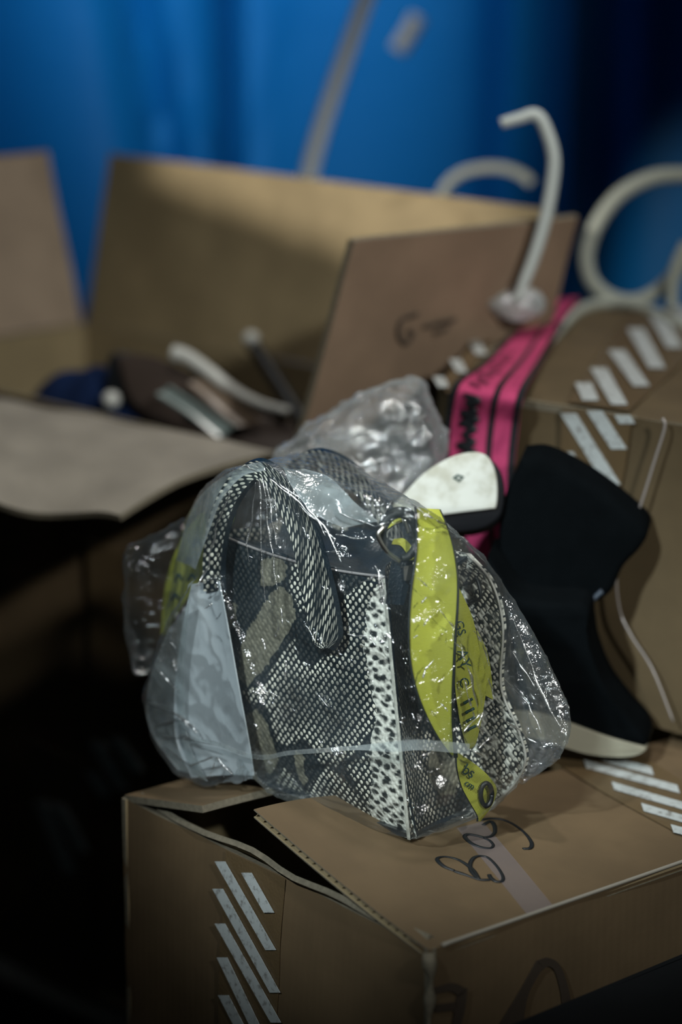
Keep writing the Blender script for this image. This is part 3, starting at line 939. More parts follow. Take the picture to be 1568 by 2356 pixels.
SADDLES = [
    [(645, 1350), (672, 1370), (680, 1420), (655, 1470), (625, 1515), (604, 1545), (570, 1580), (550, 1560), (548, 1520), (556, 1470), (590, 1420), (620, 1370)],
    [(590, 1630), (612, 1660), (632, 1720), (640, 1760), (600, 1800), (560, 1740), (550, 1660)],
    [(600, 1290), (640, 1275), (662, 1300), (650, 1340), (622, 1350), (595, 1345)],
    [(678, 1730), (700, 1742), (698, 1770), (712, 1800), (698, 1808), (680, 1775)],
    [(520, 1380), (545, 1390), (540, 1440), (515, 1450)]]
LIGHTS = [
    [(672, 1478), (690, 1520), (715, 1545), (745, 1515), (778, 1492), (784, 1420), (795, 1375), (850, 1330), (880, 1345), (880, 1600), (850, 1680), (800, 1735), (770, 1762), (735, 1745), (705, 1690), (668, 1712), (640, 1700), (628, 1650), (608, 1600), (618, 1560), (640, 1530)],
    [(640, 1795), (652, 1770), (672, 1790), (700, 1832), (752, 1768), (800, 1810), (850, 1870), (870, 1915), (800, 1890), (700, 1855), (640, 1825)],
    [(676, 1300), (700, 1310), (712, 1390), (692, 1400), (668, 1350)],
    [(560, 1590), (600, 1580), (600, 1610), (575, 1620)],
    [(800, 1760), (840, 1740), (860, 1800), (880, 1860), (850, 1850)]]
BELLY = [[(893, 1335), (868, 1345), (845, 1400), (836, 1480), (848, 1560), (866, 1650), (846, 1740), (858, 1800), (846, 1860), (870, 1915), (960, 1950), (940, 1800), (910, 1600), (900, 1400)]]


def zone_front(p, u, v):
    x, y = to_px(p)
    wx = x + 6 * noise.noise(p * 160); wy = y + 6 * noise.noise(p * 160 + Vector((9, 2, 5)))
    S = max(0, max(min(1, 0.5 + poly_dist(wx, wy, q) / 8) for q in SADDLES))
    R = 0
    for q in LIGHTS:
        d = poly_dist(wx, wy, q)
        if d > -4: R = max(R, 0.24 + 0.80 * math.exp(-max(0, d - 8) / 24))
    Bz = max(0, max(min(1, 0.5 + poly_dist(x, y, q) / 14) for q in BELLY))
    if R == 0 and S < 0.3: R = 0.03
    return R, S, Bz


def zone_noise(seed, pale=0.0, sc=38.0, belly=0.0):
    def f(p, u, v):
        q = Vector((u * sc, v * sc, seed))
        n1 = noise.noise(q) + 0.35 * noise.noise(q * 2.3)
        n2 = noise.noise(q * 0.9 + Vector((11, 4, 2)))
        S = 1.0 if n2 > 0.30 else max(0, 0.5 + (n2 - 0.30) * 5)
        R = max(0.04, min(1, 0.70 + pale + n1 * 1.3)) if n2 < 0.22 else 0.05
        return R, S, belly
    return f


NS, NT = 110, 130
g = []
for i in range(NS):
    row = []
    for j in range(NT):
        s, t = 1 - i / (NS - 1), j / (NT - 1)
        p = K.lerp(Mb, s).lerp(T.lerp(TL, s), t)
        bulge = 0.007 * math.sin(math.pi * min(1, s * 1.02)) ** 0.8 * math.sin(math.pi * t) ** 0.7
        dent = 0.003 * noise.noise(p * 22) * math.sin(math.pi * s) * math.sin(math.pi * t)
        foot = -0.006 * (1 - t) ** 8
        row.append(p + nF * (bulge + dent + foot) - UPV * 0.006 * (t ** 6) * math.sin(math.pi * s))
    g.append(row)
front = slab('front_panel', g, 0.0022, [SNAKE, LINING, LINING], zone=zone_front)
# back panel: parallel, further along the box, flaring
DEP = 0.088
Kb = K + vH * DEP; nBk = nF
def bp(px, py, off=0.0): return on_plane(px, py, Kb + nBk * off, nBk)
redge = cr([bp(1128, 1856), bp(1185, 1800), bp(1208, 1745), bp(1190, 1675), bp(1152, 1580), bp(1156, 1440), bp(1130, 1340), bp(1075, 1275)], 60)
ledge = [q + uH * 0.165 for q in cr([bp(1128, 1856), bp(1140, 1800), bp(1140, 1740), bp(1130, 1675), bp(1120, 1580), bp(1110, 1440), bp(1080, 1340), bp(1040, 1275)], 60)]
g = [[ledge[j].lerp(redge[j], i / 49) + nF * 0.004 * math.sin(math.pi * i / 49) for j in range(60)] for i in range(50)]
zb = zone_noise(3, 0.35, 20)
def zone_back(p, u, v):
    R, S, Bz = zb(p, u, v); return max(R, 0.95), 0.0, 0.50 + 0.25 * noise.noise(p * 60)
back = slab('back_panel', g, 0.004, [SNAKE, SNAKE, SNAKE], zone=zone_back)
edge_trim = tube('edge_trim', redge, 0.0009, plain('pale_piping', (0.34, 0.33, 0.30), 0.5), back, n=80, sides=8)
# right gusset folds inwards between the panels
g = []
Tb = bp(1060, 1275)
Kend = bp(1100, 1868)
for i in range(60):
    s = i / 59; row = []
    for j in range(90):
        t = j / 89
        a = K.lerp(T, t); b = Kend.lerp(Tb, t)
        p = a.lerp(b, s)
        fold = 0.020 * t ** 0.8 + 0.004
        p = p + uH * fold * math.sin(math.pi * s) * (1.0 if s < .5 else 1.0)
        row.append(p - uH * 0.0006 * noise.noise(p * 60))
    g.append(row)
zg = zone_noise(8.3, 0.10, 30)
SG = [(985, 1735), (1015, 1690), (1045, 1720), (1060, 1780), (1045, 1830), (1010, 1830), (985, 1790)]
def zone_g(p, u, v):
    x, y = to_px(p); R, S, Bz = zg(p, u, v)
    d = poly_dist(x + 5 * noise.noise(p * 150), y, SG)
    S = max(0, min(1, 0.5 + d / 8)); 
    if S > .3: R = 0
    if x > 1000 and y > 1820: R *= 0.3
    return R, S, 0
gus = slab('side_gusset', g, 0.002, [SNAKE, LINING, LINING], zone=zone_g)
# left gusset
g = []
for i in range(24):
    s = i / 23; row = []
    for j in range(40):
        t = j / 39
        a = ledge[int(t * 59)]; b = Mb.lerp(TL, t); p = a.lerp(b, s)
        row.append(p - uH * 0.018 * t * math.sin(math.pi * s))
    g.append(row)
gusl = slab('side_gusset', g, 0.002, [SNAKE, LINING, LINING], zone=zone_noise(5.1, 0, 30))
# base and dark top closure
base = slab('base', quad_grid(Mb, K, Kend, ledge[0], 12, 10), -0.003, [SNAKE, LINING, LINING], zone=zone_noise(2))
topb0, topb1 = ledge[-1] + UPV * 0.002, redge[-1]
g = []
for i in range(40):
    s = i / 39; row = []
    for j in range(24):
        t = j / 23
        p = (TL + UPV * -0.004).lerp(T + UPV * -0.002, s).lerp(topb0.lerp(topb1, s), t)
        row.append(p - UPV * (0.010 * math.sin(math.pi * t) - 0.004 * noise.noise(p * 50)))
    g.append(row)
topc = slab('top_closure', g, 0.002, [LINING])
zipp = tube('piping', [T.lerp(TL, f) + nF * 0.0012 + UPV * (0.0004 - 0.006 * math.sin(math.pi * f)) for f in (0, .2, .4, .6, .8, 1)], 0.0009, plain('grey_piping', (0.20, 0.19, 0.19), 0.4), n=50, sides=8)
# pale strip along the near seam
zs = lambda p, u, v: (0.9, 0, 0.9)
sm = []
for q in range(40):
    t = q / 39; sm.append(K.lerp(T, t))
SEAM = plain('pale_seam_leather', (0.34, 0.34, 0.30), 0.4, 0.5, 0.6, 180, 0.3)
seam = ribbon('seam_strip', [q + nF * 0.0012 + uH * 0.0024 for q in sm], [q + nF * 0.0008 - uH * 0.0002 for q in sm], 0.0012, [SEAM], n=60, m=5, crown=0.0003)


def band(name, C, W, plane, off, thick, zone, n=90, m=12):
    """flat strap through pixel centres C with half widths W (pixels), lying on a plane"""
    pts = [plane(x, y, off) for x, y in C]; n2 = len(pts); Lq, Rq = [], []
    for k_ in range(n2):
        x0, y0 = C[max(k_ - 1, 0)]; x1, y1 = C[min(k_ + 1, n2 - 1)]
        dx, dy = x1 - x0, y1 - y0; l_ = math.hypot(dx, dy); nx, ny = -dy / l_, dx / l_
        x, y = C[k_]; w_ = W[k_]
        Lq.append(plane(x + nx * w_, y + ny * w_, off)); Rq.append(plane(x - nx * w_, y - ny * w_, off))
    o = ribbon(name, Lq, Rq, thick, [SNAKE_BIG, LINING, LINING], n=n, m=m, crown=0.0015, zone=zone)
    return o


def zone_handle(p, u, v):
    x, y = to_px(p)
    n1 = noise.noise(Vector((u * 60, v * 45, 4)))
    if y > 1300: n1 -= 0.15
    return (max(0.08, min(1, 0.62 + n1 * 1.0)), 0, 0)


h1 = band('handle', [(488, 1360), (487, 1290), (497, 1215), (520, 1150), (555, 1100), (592, 1082), (632, 1112), (664, 1160), (692, 1220), (712, 1290), (726, 1350), (738, 1410), (746, 1468), (746, 1492)],
          [20, 21, 22, 22, 22, 22, 24, 27, 29, 31, 33, 34, 31, 10], fp, 0.016, 0.004, zone_handle)
h2 = band('handle', [(640, 1200), (648, 1120), (676, 1080), (725, 1060), (780, 1080), (830, 1120), (862, 1160), (900, 1220), (930, 1290)],
          [15, 16, 20, 24, 24, 22, 20, 20, 18], bp, 0.004, 0.004, lambda p, u, v: (0.55 + 0.4 * noise.noise(p * 90), 0, 0.2 + 0.5 * max(0, noise.noise(p * 70))))

# yellow strap with black inside, and its ring
nG = (uH * -0.75 - vH * 0.35).normalized(); nG.z = 0.1; nG.normalize()
oG = K + vH * 0.032 - uH * 0.012


def gp(px, py, off=0.0): return on_plane(px, py, oG + nG * off, nG)


st = bpy.data.objects.new('shoulder_strap', None)
L1 = [(956, 1166), (958, 1220), (956, 1280), (945, 1360), (940, 1440), (942, 1510), (952, 1570), (972, 1630), (1002, 1690), (1038, 1742)]
R1 = [(1010, 1172), (1028, 1215), (1042, 1265), (1051, 1330), (1050, 1400), (1045, 1470), (1042, 1540), (1040, 1610), (1041, 1680), (1046, 1742)]
s1 = ribbon('shoulder_strap', [gp(x, y, 0.008 + 0.008 * math.sin(math.pi * k_ / 9)) for k_, (x, y) in enumerate(L1)], [gp(x, y, 0.010 + 0.010 * math.sin(math.pi * k_ / 9)) for k_, (x, y) in enumerate(R1)], 0.0014, [YELLOW, YELLOW_BACK, YELLOW_BACK], n=90, m=12, crown=0.003)
L2 = [(1040, 1340), (1050, 1420), (1048, 1500), (1046, 1570), (1054, 1640), (1068, 1705), (1076, 1722)]
R2_ = [(1052, 1345), (1086, 1420), (1104, 1500), (1118, 1570), (1110, 1640), (1096, 1705), (1086, 1722)]
s2 = ribbon('strap_return', [gp(x, y, 0.000) for x, y in L2], [gp(x, y, -0.012) for x, y in R2_], 0.0014, [YELLOW, YELLOW_BACK, YELLOW_BACK], n=60, m=8, crown=0.002)
L3 = [(1096, 1452), (1104, 1500), (1112, 1550), (1116, 1600)]
R3 = [(1098, 1450), (1120, 1500), (1130, 1555), (1134, 1610)]
s3 = ribbon('strap_return', [gp(x, y, -0.016) for x, y in L3], [gp(x, y, -0.022) for x, y in R3], 0.0014, [YELLOW, YELLOW_BACK, YELLOW_BACK], n=30, m=6)
L4 = [(1050, 1734), (1052, 1770), (1062, 1810), (1080, 1845), (1098, 1876), (1100, 1890)]
R4 = [(1054, 1732), (1092, 1758), (1122, 1784), (1142, 1815), (1132, 1852), (1106, 1888)]
s4 = ribbon('strap_end', [gp(x, y, 0.006) for x, y in L4], [gp(x, y, 0.000) for x, y in R4], 0.0014, [YELLOW, YELLOW_BACK, YELLOW_BACK], n=50, m=10)
# dark edge stripes
tube('strap_edge', [gp(x, y, 0.0085 + 0.008 * math.sin(math.pi * k_ / 9)) for k_, (x, y) in enumerate(L1)], 0.0007, YELLOW_BACK, s1, n=70, sides=6)
e1_ = tube('strap_edge', [gp(x + 2, y, 0.0105 + 0.010 * math.sin(math.pi * k_ / 9)) for k_, (x, y) in enumerate(R1)], lambda t: 0.0004 + 0.0011 * t, YELLOW_BACK, s1, n=70, sides=6)
# print on the strap
xd = (gp(1075, 1500) - gp(1060, 1440)); yd = (gp(1100, 1440) - gp(1060, 1440))
INKG = plain('dark_green_print', (0.008, 0.035, 0.030), 0.6, 0.3)
for body, px, py, size in (('GS', 1058, 1445, 0.0085), ('AY', 1066, 1516, 0.0105), ('C', 1066, 1570, 0.0095)):
    text_mesh('strap_print', body, size, gp(px, py, 0.0035), xd, yd, INKG, s2)
for k_, (px, py) in enumerate(((1078, 1612), (1082, 1634), (1084, 1654), (1086, 1674))):
    tube('strap_print', [gp(px - 12, py + 6, 0.0022), gp(px + 8, py - 4, 0.0022)], 0.0011, INKG, s2, n=6, sides=6)
xd4 = gp(1110, 1790) - gp(1060, 1760); yd4 = gp(1070, 1740) - gp(1055, 1775)
text_mesh('strap_print', 'bs', 0.0105, gp(1078, 1775, 0.0072), xd4, yd4, INKG, s4)
text_mesh('strap_print', 'cm', 0.0065, gp(1080, 1806, 0.0072), xd4, yd4, INKG, s4)
ring_pts = [gp(1118 + 13 * math.cos(a), 1828 + 26 * math.sin(a), 0.0062) for a in [2 * math.pi * k_ / 12 for k_ in range(12)]]
tube('strap_print', ring_pts, 0.0017, INK, s4, n=40, sides=6, closed=True)
# loop of strap round a ring at the top corner
cx, cy = 918, 1232
ringL, ringR = [], []
for k_ in range(17):
    a = math.radians(100 - 330 * k_ / 16)
    ringL.append(gp(cx + 48 * math.cos(a), cy - 60 * math.sin(a), 0.008)); ringR.append(gp(cx + 10 + 40 * math.cos(a), cy - 4 - 54 * math.sin(a), -0.022))
lpa = []
for k_ in range(15):
    a = math.radians(215 - 300 * k_ / 14); lpa.append(gp(cx + 2 + 42 * math.cos(a), cy - 53 * math.sin(a), 0.004))
lp = tube('strap_loop', lpa, lambda t: 0.0022 + 0.0018 * math.sin(math.pi * t), YELLOW_BACK, n=60, sides=10)
lp2 = ribbon('strap_loop', [gp(905, 1240, -.004), gp(930, 1240, -.004), (gp(952, 1265, -.004)), gp(958, 1290, -.004)], [gp(900, 1252, -.002), gp(922, 1256, -.002), gp(936, 1278, -.002), gp(936, 1300, -.002)], 0.0012, [YELLOW, YELLOW_BACK, YELLOW_BACK], n=24, m=4)
lp3 = ribbon('strap_loop', [gp(878, 1215, -.012), gp(892, 1190, -.012), gp(915, 1178, -.012)], [gp(884, 1222, -.006), gp(905, 1208, -.006), gp(925, 1200, -.006)], 0.0012, [YELLOW, YELLOW_BACK, YELLOW_BACK], n=24, m=4)
hook = tube('clasp', [gp(930, 1195, .004), gp(940, 1225, .004)], 0.0013, STEEL, n=12, sides=8)
hook2 = tube('clasp', [gp(882, 1212, .010), gp(870, 1228, .010), gp(874, 1245, .010), gp(893, 1272, .010), (gp(920, 1292, .010))], 0.0016, STEEL, n=24, sides=8)
tabx = ribbon('strap_anchor', [gp(905, 1285, .002), gp(896, 1330, .002), gp(888, 1390, .002)], [gp(950, 1290, .002), gp(942, 1340, .002), gp(928, 1392, .002)], 0.002, [LINING], n=20, m=5)
clip = ribbon('strap_anchor', [gp(928, 1304, .006), gp(930, 1336, .006)], [gp(952, 1300, .006), gp(950, 1334, .006)], 0.002, [STEEL], n=6, m=4)
# strap showing at the left end
def lp_px(px, py, off=0.0): return on_plane(px, py, TL + vH * 0.03 + nF * off, nF)
sl = ribbon('shoulder_strap', [lp_px(470, 1175), lp_px(432, 1215), lp_px(395, 1290), lp_px(376, 1370), lp_px(370, 1460)], [lp_px(480, 1260), lp_px(476, 1290), lp_px(455, 1340), lp_px(415, 1400), lp_px(378, 1462)], 0.0015, [YELLOW, YELLOW_BACK, YELLOW_BACK], n=40, m=8)
sl2 = ribbon('strap_return', [fp(528, 1120, -.012), fp(522, 1180, -.012), fp(514, 1222, -.012)], [fp(542, 1132, -.012), fp(540, 1185, -.012), fp(524, 1232, -.012)], 0.0015, [YELLOW, YELLOW_BACK, YELLOW_BACK], n=20, m=5)
for px, py in ((410, 1330), (432, 1290), (452, 1250), (402, 1375), (440, 1330)):
    tube('strap_print', [lp_px(px - 8, py + 6, .001), lp_px(px, py - 8, .001), lp_px(px + 9, py + 4, .001)], 0.0011, INKG, sl, n=10, sides=6)
bpy.data.objects.remove(st)
# stitched mark on the back panel
mk = tube('stitching', [bp(1066, 1346, .006), bp(1085, 1340, .006), bp(1095, 1332, .006), bp(1104, 1360, .006), bp(1102, 1378, .006), bp(1082, 1386, .006)], 0.0012, INK, back, n=30, sides=6)
adopt(hb, front, back, gus, gusl, base, topc, zipp, seam, h1, h2, s1, s2, s3, s4, lp, lp2, lp3, hook, hook2, tabx, clip, sl, sl2)

# white paper sheet tucked in at the left end
def pp(px, py, off=0.0): return on_plane(px, py, K + nF * (0.018 + off), nF)
PAPER = plain('white_paper', (0.31, 0.34, 0.36), 0.7, 0.3, 0.06, 20, 0.1)
Lq = [pp(440, 1345), pp(418, 1450), pp(402, 1580), pp(405, 1700), pp(440, 1790)]
Rq = [pp(503, 1338), pp(523, 1440), pp(548, 1580), pp(572, 1710), pp(583, 1786)]
tag(ribbon('paper_sheet', Lq, Rq, 0.0008, [PAPER], n=40, m=14, crown=0.006), 'white paper sheet tucked between the handbag and the plastic at its left end', 'paper')

# ------------------------------------------------------------------ clear plastic bag around the handbag
def hull(bm, pts):
    vs = [bm.verts.new(p) for p in pts]
    r = bmesh.ops.convex_hull(bm, input=vs)
    bmesh.ops.delete(bm, geom=list({e for e in r['geom_interior'] if isinstance(e, bmesh.types.BMVert)}), context='VERTS')


def mid(px, py, off=0.0): return on_plane(px, py, K + vH * 0.045 + nF * off, nF)


bm = bmesh.new()
body = [(610, 1052), (540, 1072), (500, 1100), (450, 1200), (480, 1500), (520, 1800), (620, 1830)]
P1 = [fp(x, y, 0.022) for x, y in ((592, 1062), (545, 1078), (500, 1120), (470, 1200), (455, 1330), (590, 1795), (612, 1826))]
P1 += [fp(x, y, 0.006) for x, y in ((945, 1936), (780, 1888), (900, 1330), (700, 1100))]
P1 += [gp(x, y, 0.026) for x, y in ((950, 1170), (1000, 1180), (960, 1900), (1090, 1720), (1060, 1380))]
P1 += [gp(x, y, 0.008) for x, y in ((1098, 1880), (1140, 1800))]
P1 += [bp(x, y, 0.0) for x, y in ((690, 1042), (760, 1040), (860, 1110), (925, 1170), (1085, 1262), (1145, 1330), (1166, 1430), (1212, 1740), (1190, 1810), (1130, 1862))]
P1 += [fp(x, y, o_) for x, y, o_ in ((520, 1083, -.004), (455, 1132, -.010), (424, 1192, -.016), (372, 1440, -.02))]
hull(bm, P1)
meA = bpy.data.meshes.new('a'); bm.to_mesh(meA); bm.free()
bm = bmesh.new()
P2 = [fp(x, y, o_) for x, y, o_ in ((440, 1335, .026), (500, 1330, .026), (372, 1450, .02), (326, 1600, .012), (345, 1698, .012), (400, 1782, .015), (470, 1812, .02), (580, 1796, .026), (600, 1600, .026), (430, 1400, -.03), (380, 1600, -.03), (420, 1760, -.03))]
hull(bm, P2)
meB = bpy.data.meshes.new('b'); bm.to_mesh(meB); bm.free()
bm = bmesh.new()
P3 = [bp(x, y, o_) for x, y, o_ in ((1050, 1225, .0), (1110, 1275, .0), (1200, 1410, -.01), (1275, 1540, -.02), (1318, 1640, -.02), (1310, 1700, -.02), (1285, 1752, -.01), (1200, 1812, .0), (1150, 1500, -.03), (1250, 1700, -.045), (1130, 1300, -.02))]
hull(bm, P3)
meC = bpy.data.meshes.new('c'); bm.to_mesh(meC); bm.free()


def remesh_union(meshes, voxel, name):
    bmx = bmesh.new()
    for m_ in meshes: bmx.from_mesh(m_)
    me = bpy.data.meshes.new(name + '_tmp'); bmx.to_mesh(me); bmx.free()
    tmp = bpy.data.objects.new(name + '_tmp', me); COL.objects.link(tmp)
    md = tmp.modifiers.new('r', 'REMESH'); md.mode = 'VOXEL'; md.voxel_size = voxel
    m2 = tmp.modifiers.new('s', 'SMOOTH'); m2.factor = 0.5; m2.iterations = 6
    dg = bpy.context.evaluated_depsgraph_get()
    out_ = bpy.data.meshes.new_from_object(tmp.evaluated_get(dg))
    bpy.data.objects.remove(tmp); out_.name = name
    return out_


pm = remesh_union([meA, meB, meC], 0.0022, 'plastic_bag')
bvh = BVHTree.FromPolygons([v.co for v in pm.vertices], [tuple(p.vertices) for p in pm.polygons])


def on_bag(px, py, off=0.0):
    d = ray(px, py).normalized(); h_ = bvh.ray_cast(EYE, d)
    if h_[0] is None: return None
    return h_[0] - d * off


CREASES = [[(596, 1100), (600, 1230), (612, 1420)], [(604, 1100), (622, 1250), (640, 1380)], [(612, 1110), (640, 1280)], [(588, 1110), (570, 1250), (575, 1300)],
           [(530, 1130), (500, 1200), (480, 1300), (450, 1350)], [(620, 1100), (690, 1160), (745, 1210), (790, 1300)], [(500, 1330), (440, 1350)],
           [(325, 1612), (400, 1640), (450, 1690)], [(345, 1690), (440, 1702), (500, 1716)], [(360, 1540), (420, 1600)], [(380, 1720), (440, 1760), (500, 1740)], [(480, 1790), (500, 1745), (540, 1790)],
           [(1010, 1400), (1040, 1440), (1042, 1480)], [(1060, 1480), (1085, 1560), (1100, 1640)], [(1040, 1210), (960, 1180)], [(1110, 1640), (1060, 1690)], [(1100, 1720), (1140, 1690)],
           [(830, 1340), (870, 1320), (880, 1400)], [(800, 1460), (850, 1465), (870, 1490)], [(730, 1595), (760, 1630)], [(780, 1180), (860, 1210), (900, 1200)], [(770, 1230), (850, 1240)],
           [(700, 1440), (730, 1480)], [(660, 1520), (655, 1565)], [(645, 1400), (650, 1450)], [(960, 1330), (1000, 1360)], [(975, 1440), (990, 1420)], [(1180, 1420), (1230, 1560), (1300, 1700)], [(1150, 1650), (1250, 1720)]]
pts3 = []
for c in CREASES:
    q = [on_bag(x, y) for x, y in c]; q = [x for x in q if x is not None]
    if len(q) > 1: pts3 += [(q[k_], q[k_ + 1]) for k_ in range(len(q) - 1)]
from mathutils import kdtree
kd = kdtree.KDTree(sum(40 for _ in pts3)); amp = {}
ii = 0
for a, b in pts3:
    for s in range(40):
        p = a.lerp(b, s / 39); p = p + Vector((noise.noise(p * 90), noise.noise(p * 90 + Vector((7, 0, 0))), noise.noise(p * 90 + Vector((0, 7, 0))))) * 0.0025
        kd.insert(p, ii); ii += 1
kd.balance()
offs = []
for v in pm.vertices:
    co, no = v.co, v.normal
    w1 = Vector((noise.noise(co * 25), noise.noise(co * 25 + Vector((5, 0, 0))), noise.noise(co * 25 + Vector((0, 5, 0))))) * 0.02
    r1 = 1 - abs(noise.noise((co + w1) * 42)) * 2.2
    r2 = 1 - abs(noise.noise((co + w1) * 95)) * 2.2
    d = 0.0009 * max(-0.3, r1) ** 3 + 0.0002 * max(-0.3, r2) ** 3 + 0.0012 * noise.noise(co * 30)
    _, _, dist = kd.find(co)
    if dist < 0.006: d += 0.0024 * (1 - dist / 0.006)
    offs.append(no * d)
for v, o_ in zip(pm.vertices, offs): v.co = v.co + o_
pbag = link('plastic_bag', pm, PLASTIC)
tag(pbag, 'clear crinkled plastic bag wrapped around the snakeskin handbag', 'bag')
bvh = BVHTree.FromPolygons([v.co for v in pm.vertices], [tuple(p.vertices) for p in pm.polygons])
# folded hem round the lower part
hem = [(345, 1690), (420, 1698), (490, 1704), (560, 1730), (610, 1738), (660, 1728), (740, 1722), (820, 1716), (900, 1706), (960, 1702), (1020, 1706), (1080, 1712)]
hl = [on_bag(x, y, 0.0022) for x, y in hem]; hr = [on_bag(x, y + (10 if x < 880 else 24), 0.0016) for x, y in hem]
ok = [k_ for k_ in range(len(hem)) if hl[k_] is not None and hr[k_] is not None]
ribbon('folded_hem', [hr[k_] for k_ in ok], [hl[k_] for k_ in ok], 0.0005, [PLASTIC_HEM], pbag, n=80, m=4)

def fold_mat():
    m, nt, out = new_mat('creased_polythene'); g = G(nt)
    tr = g.n('ShaderNodeBsdfTransparent'); gl = g.n('ShaderNodeBsdfGlossy'); gl.inputs['Roughness'].default_value = 0.33
    g.l(g.bump(g.noise(g.coords(), 700, 2), 0.6, 0.001), gl.inputs['Normal'])
    x = g.n('ShaderNodeMixShader'); x.inputs[0].default_value = 0.62; g.l(tr.outputs[0], x.inputs[1]); g.l(gl.outputs[0], x.inputs[2])
    g.l(x.outputs[0], out.inputs[0]); return m


FOLD = fold_mat()
for Lh, Rh in (([(598, 1064), (545, 1078), (472, 1128), (434, 1190), (405, 1290)], [(606, 1082), (556, 1096), (508, 1150), (482, 1215), (448, 1310)]),
               ([(385, 1450), (345, 1560), (336, 1640), (356, 1700), (408, 1772)], [(436, 1380), (424, 1520), (424, 1640), (436, 1720), (476, 1798)]),
               ([(652, 1075), (672, 1120), (720, 1180), (790, 1215)], [(700, 1078), (760, 1100), (820, 1160), (868, 1200)])):
    hq = [[on_bag(x, y, 0.0012) for x, y in cr2] for cr2 in (Lh, Rh)]
    kk = [k_ for k_ in range(len(Lh)) if hq[0][k_] is not None and hq[1][k_] is not None]
    if len(kk) > 2: ribbon('hazy_fold', [hq[0][k_] for k_ in kk], [hq[1][k_] for k_ in kk], 0.0004, [PLASTIC_HEM], pbag, n=40, m=8, crown=0.002)
CREASES += [[(540, 1076), (570, 1072), (600, 1084)], [(528, 1082), (556, 1078)], [(640, 1112), (680, 1140), (720, 1180), (756, 1225)], [(690, 1165), (730, 1200), (752, 1240)],
            [(745, 1222), (770, 1240), (762, 1262)], [(752, 1270), (778, 1268), (786, 1290)], [(768, 1256), (790, 1300)], [(596, 1140), (600, 1185)], [(630, 1150), (642, 1215)],
            [(1088, 1452), (1110, 1480), (1128, 1540)], [(1122, 1560), (1134, 1600), (1140, 1636)], [(1046, 1476), (1062, 1490), (1070, 1520)], [(1068, 1560), (1080, 1610), (1092, 1660)],
            [(1112, 1640), (1100, 1670), (1118, 1690)], [(1012, 1620), (1032, 1640)], [(970, 1390), (985, 1370)], [(950, 1470), (962, 1462)], [(998, 1520), (976, 1540), (972, 1565)],
            [(400, 1640), (440, 1668), (452, 1690)], [(350, 1672), (410, 1655), (450, 1672)], [(410, 1692), (455, 1700)], [(358, 1530), (380, 1508)], [(400, 1515), (405, 1550)], [(470, 1400), (490, 1385)],
            [(600, 1470), (610, 1500)], [(575, 1590), (600, 1598)], [(620, 1590), (640, 1605)], [(860, 1300), (880, 1340), (884, 1400)], [(640, 1440), (632, 1470)], [(1085, 1725), (1120, 1745)],
            [(1160, 1560), (1215, 1620), (1250, 1700)], [(1180, 1500), (1240, 1600)], [(880, 1180), (905, 1150)], [(930, 1150), (985, 1185), (1040, 1225)]]
for c in CREASES:
    q = []
    for k_ in range(len(c) - 1):
        for f in range(6):
            t = f / 6; x = c[k_][0] * (1 - t) + c[k_ + 1][0] * t; y = c[k_][1] * (1 - t) + c[k_ + 1][1] * t
            w_ = noise.noise(Vector((x * 0.03, y * 0.03, 1.7)))
            h_ = on_bag(x + 5 * w_, y + 5 * noise.noise(Vector((x * 0.03, y * 0.03, 8.1))), 0.0002)
            if h_ is not None: q.append(h_)
    if len(q) < 4: continue
    sd = random.random() * 50
    tube('fold', q, lambda t, sd=sd: 0.0001 + 0.0011 * max(0.0, 0.35 + noise.noise(Vector((t * 5 + sd, sd, 0)))) * math.sin(math.pi * min(1, max(0, t))) ** 0.4, FOLD, pbag, n=70, sides=8)

# second crumpled plastic bag behind
def crumple(name, px_pts, y0, depth, mat, label, voxel=0.004, amp=0.008, fr=38, smooth=True):
    bmx = bmesh.new(); pts = []
    for k_, (x, y) in enumerate(px_pts):
        pts.append(at_y(x, y, y0 + depth * 0.5))
    c = sum(pts, Vector()) / len(pts)
    pts += [c.lerp(p, 0.75) + Vector((0, -depth * 0.5, 0)) for p in pts] + [c.lerp(p, 0.75) + Vector((0, depth * 0.5, 0)) for p in pts]
    hull(bmx, pts); m0 = bpy.data.meshes.new('t'); bmx.to_mesh(m0); bmx.free()
    me = remesh_union([m0], voxel, name)
    off_ = []
    for v in me.vertices:
        r1 = 1 - abs(noise.noise(v.co * fr)) * 2.2; r2 = 1 - abs(noise.noise(v.co * fr * 2.1)) * 2.2
        off_.append(v.normal * (amp * 0.6 * max(-.3, r1) ** 2 + amp * 0.3 * max(-.3, r2) ** 2))
    for v, o_ in zip(me.vertices, off_): v.co = v.co + o_
    return tag(link(name, me, mat, None, smooth), label, 'bag')


crumple('plastic_bag', [(615, 1060), (690, 1000), (760, 955), (870, 895), (905, 872), (970, 878), (1010, 960), (1022, 1020), (1012, 1090), (960, 1120), (920, 1150), (850, 1130), (760, 1070)], 1.76, 0.07, PLASTIC_HAZY,
        'crumpled milky plastic bag bunched up behind the handbag handles')
crumple('plastic_bag', [(285, 1260), (360, 1270), (440, 1180), (400, 1420), (345, 1560), (310, 1560), (285, 1420)], 1.70, 0.03, PLASTIC,
        'thin dark clear plastic film hanging left of the handbag beside the open carton', amp=0.004)
crumple('plastic_knot', [(1118, 690), (1150, 668), (1200, 672), (1245, 685), (1240, 712), (1195, 728), (1150, 716)], 2.07, 0.04, plastic_mat('bunched_white_polythene', 0.75, 0.08, 0.8),
        'bunched white plastic knot at the foot of the hooked cord on the taped carton', voxel=0.003, amp=0.008, fr=45)

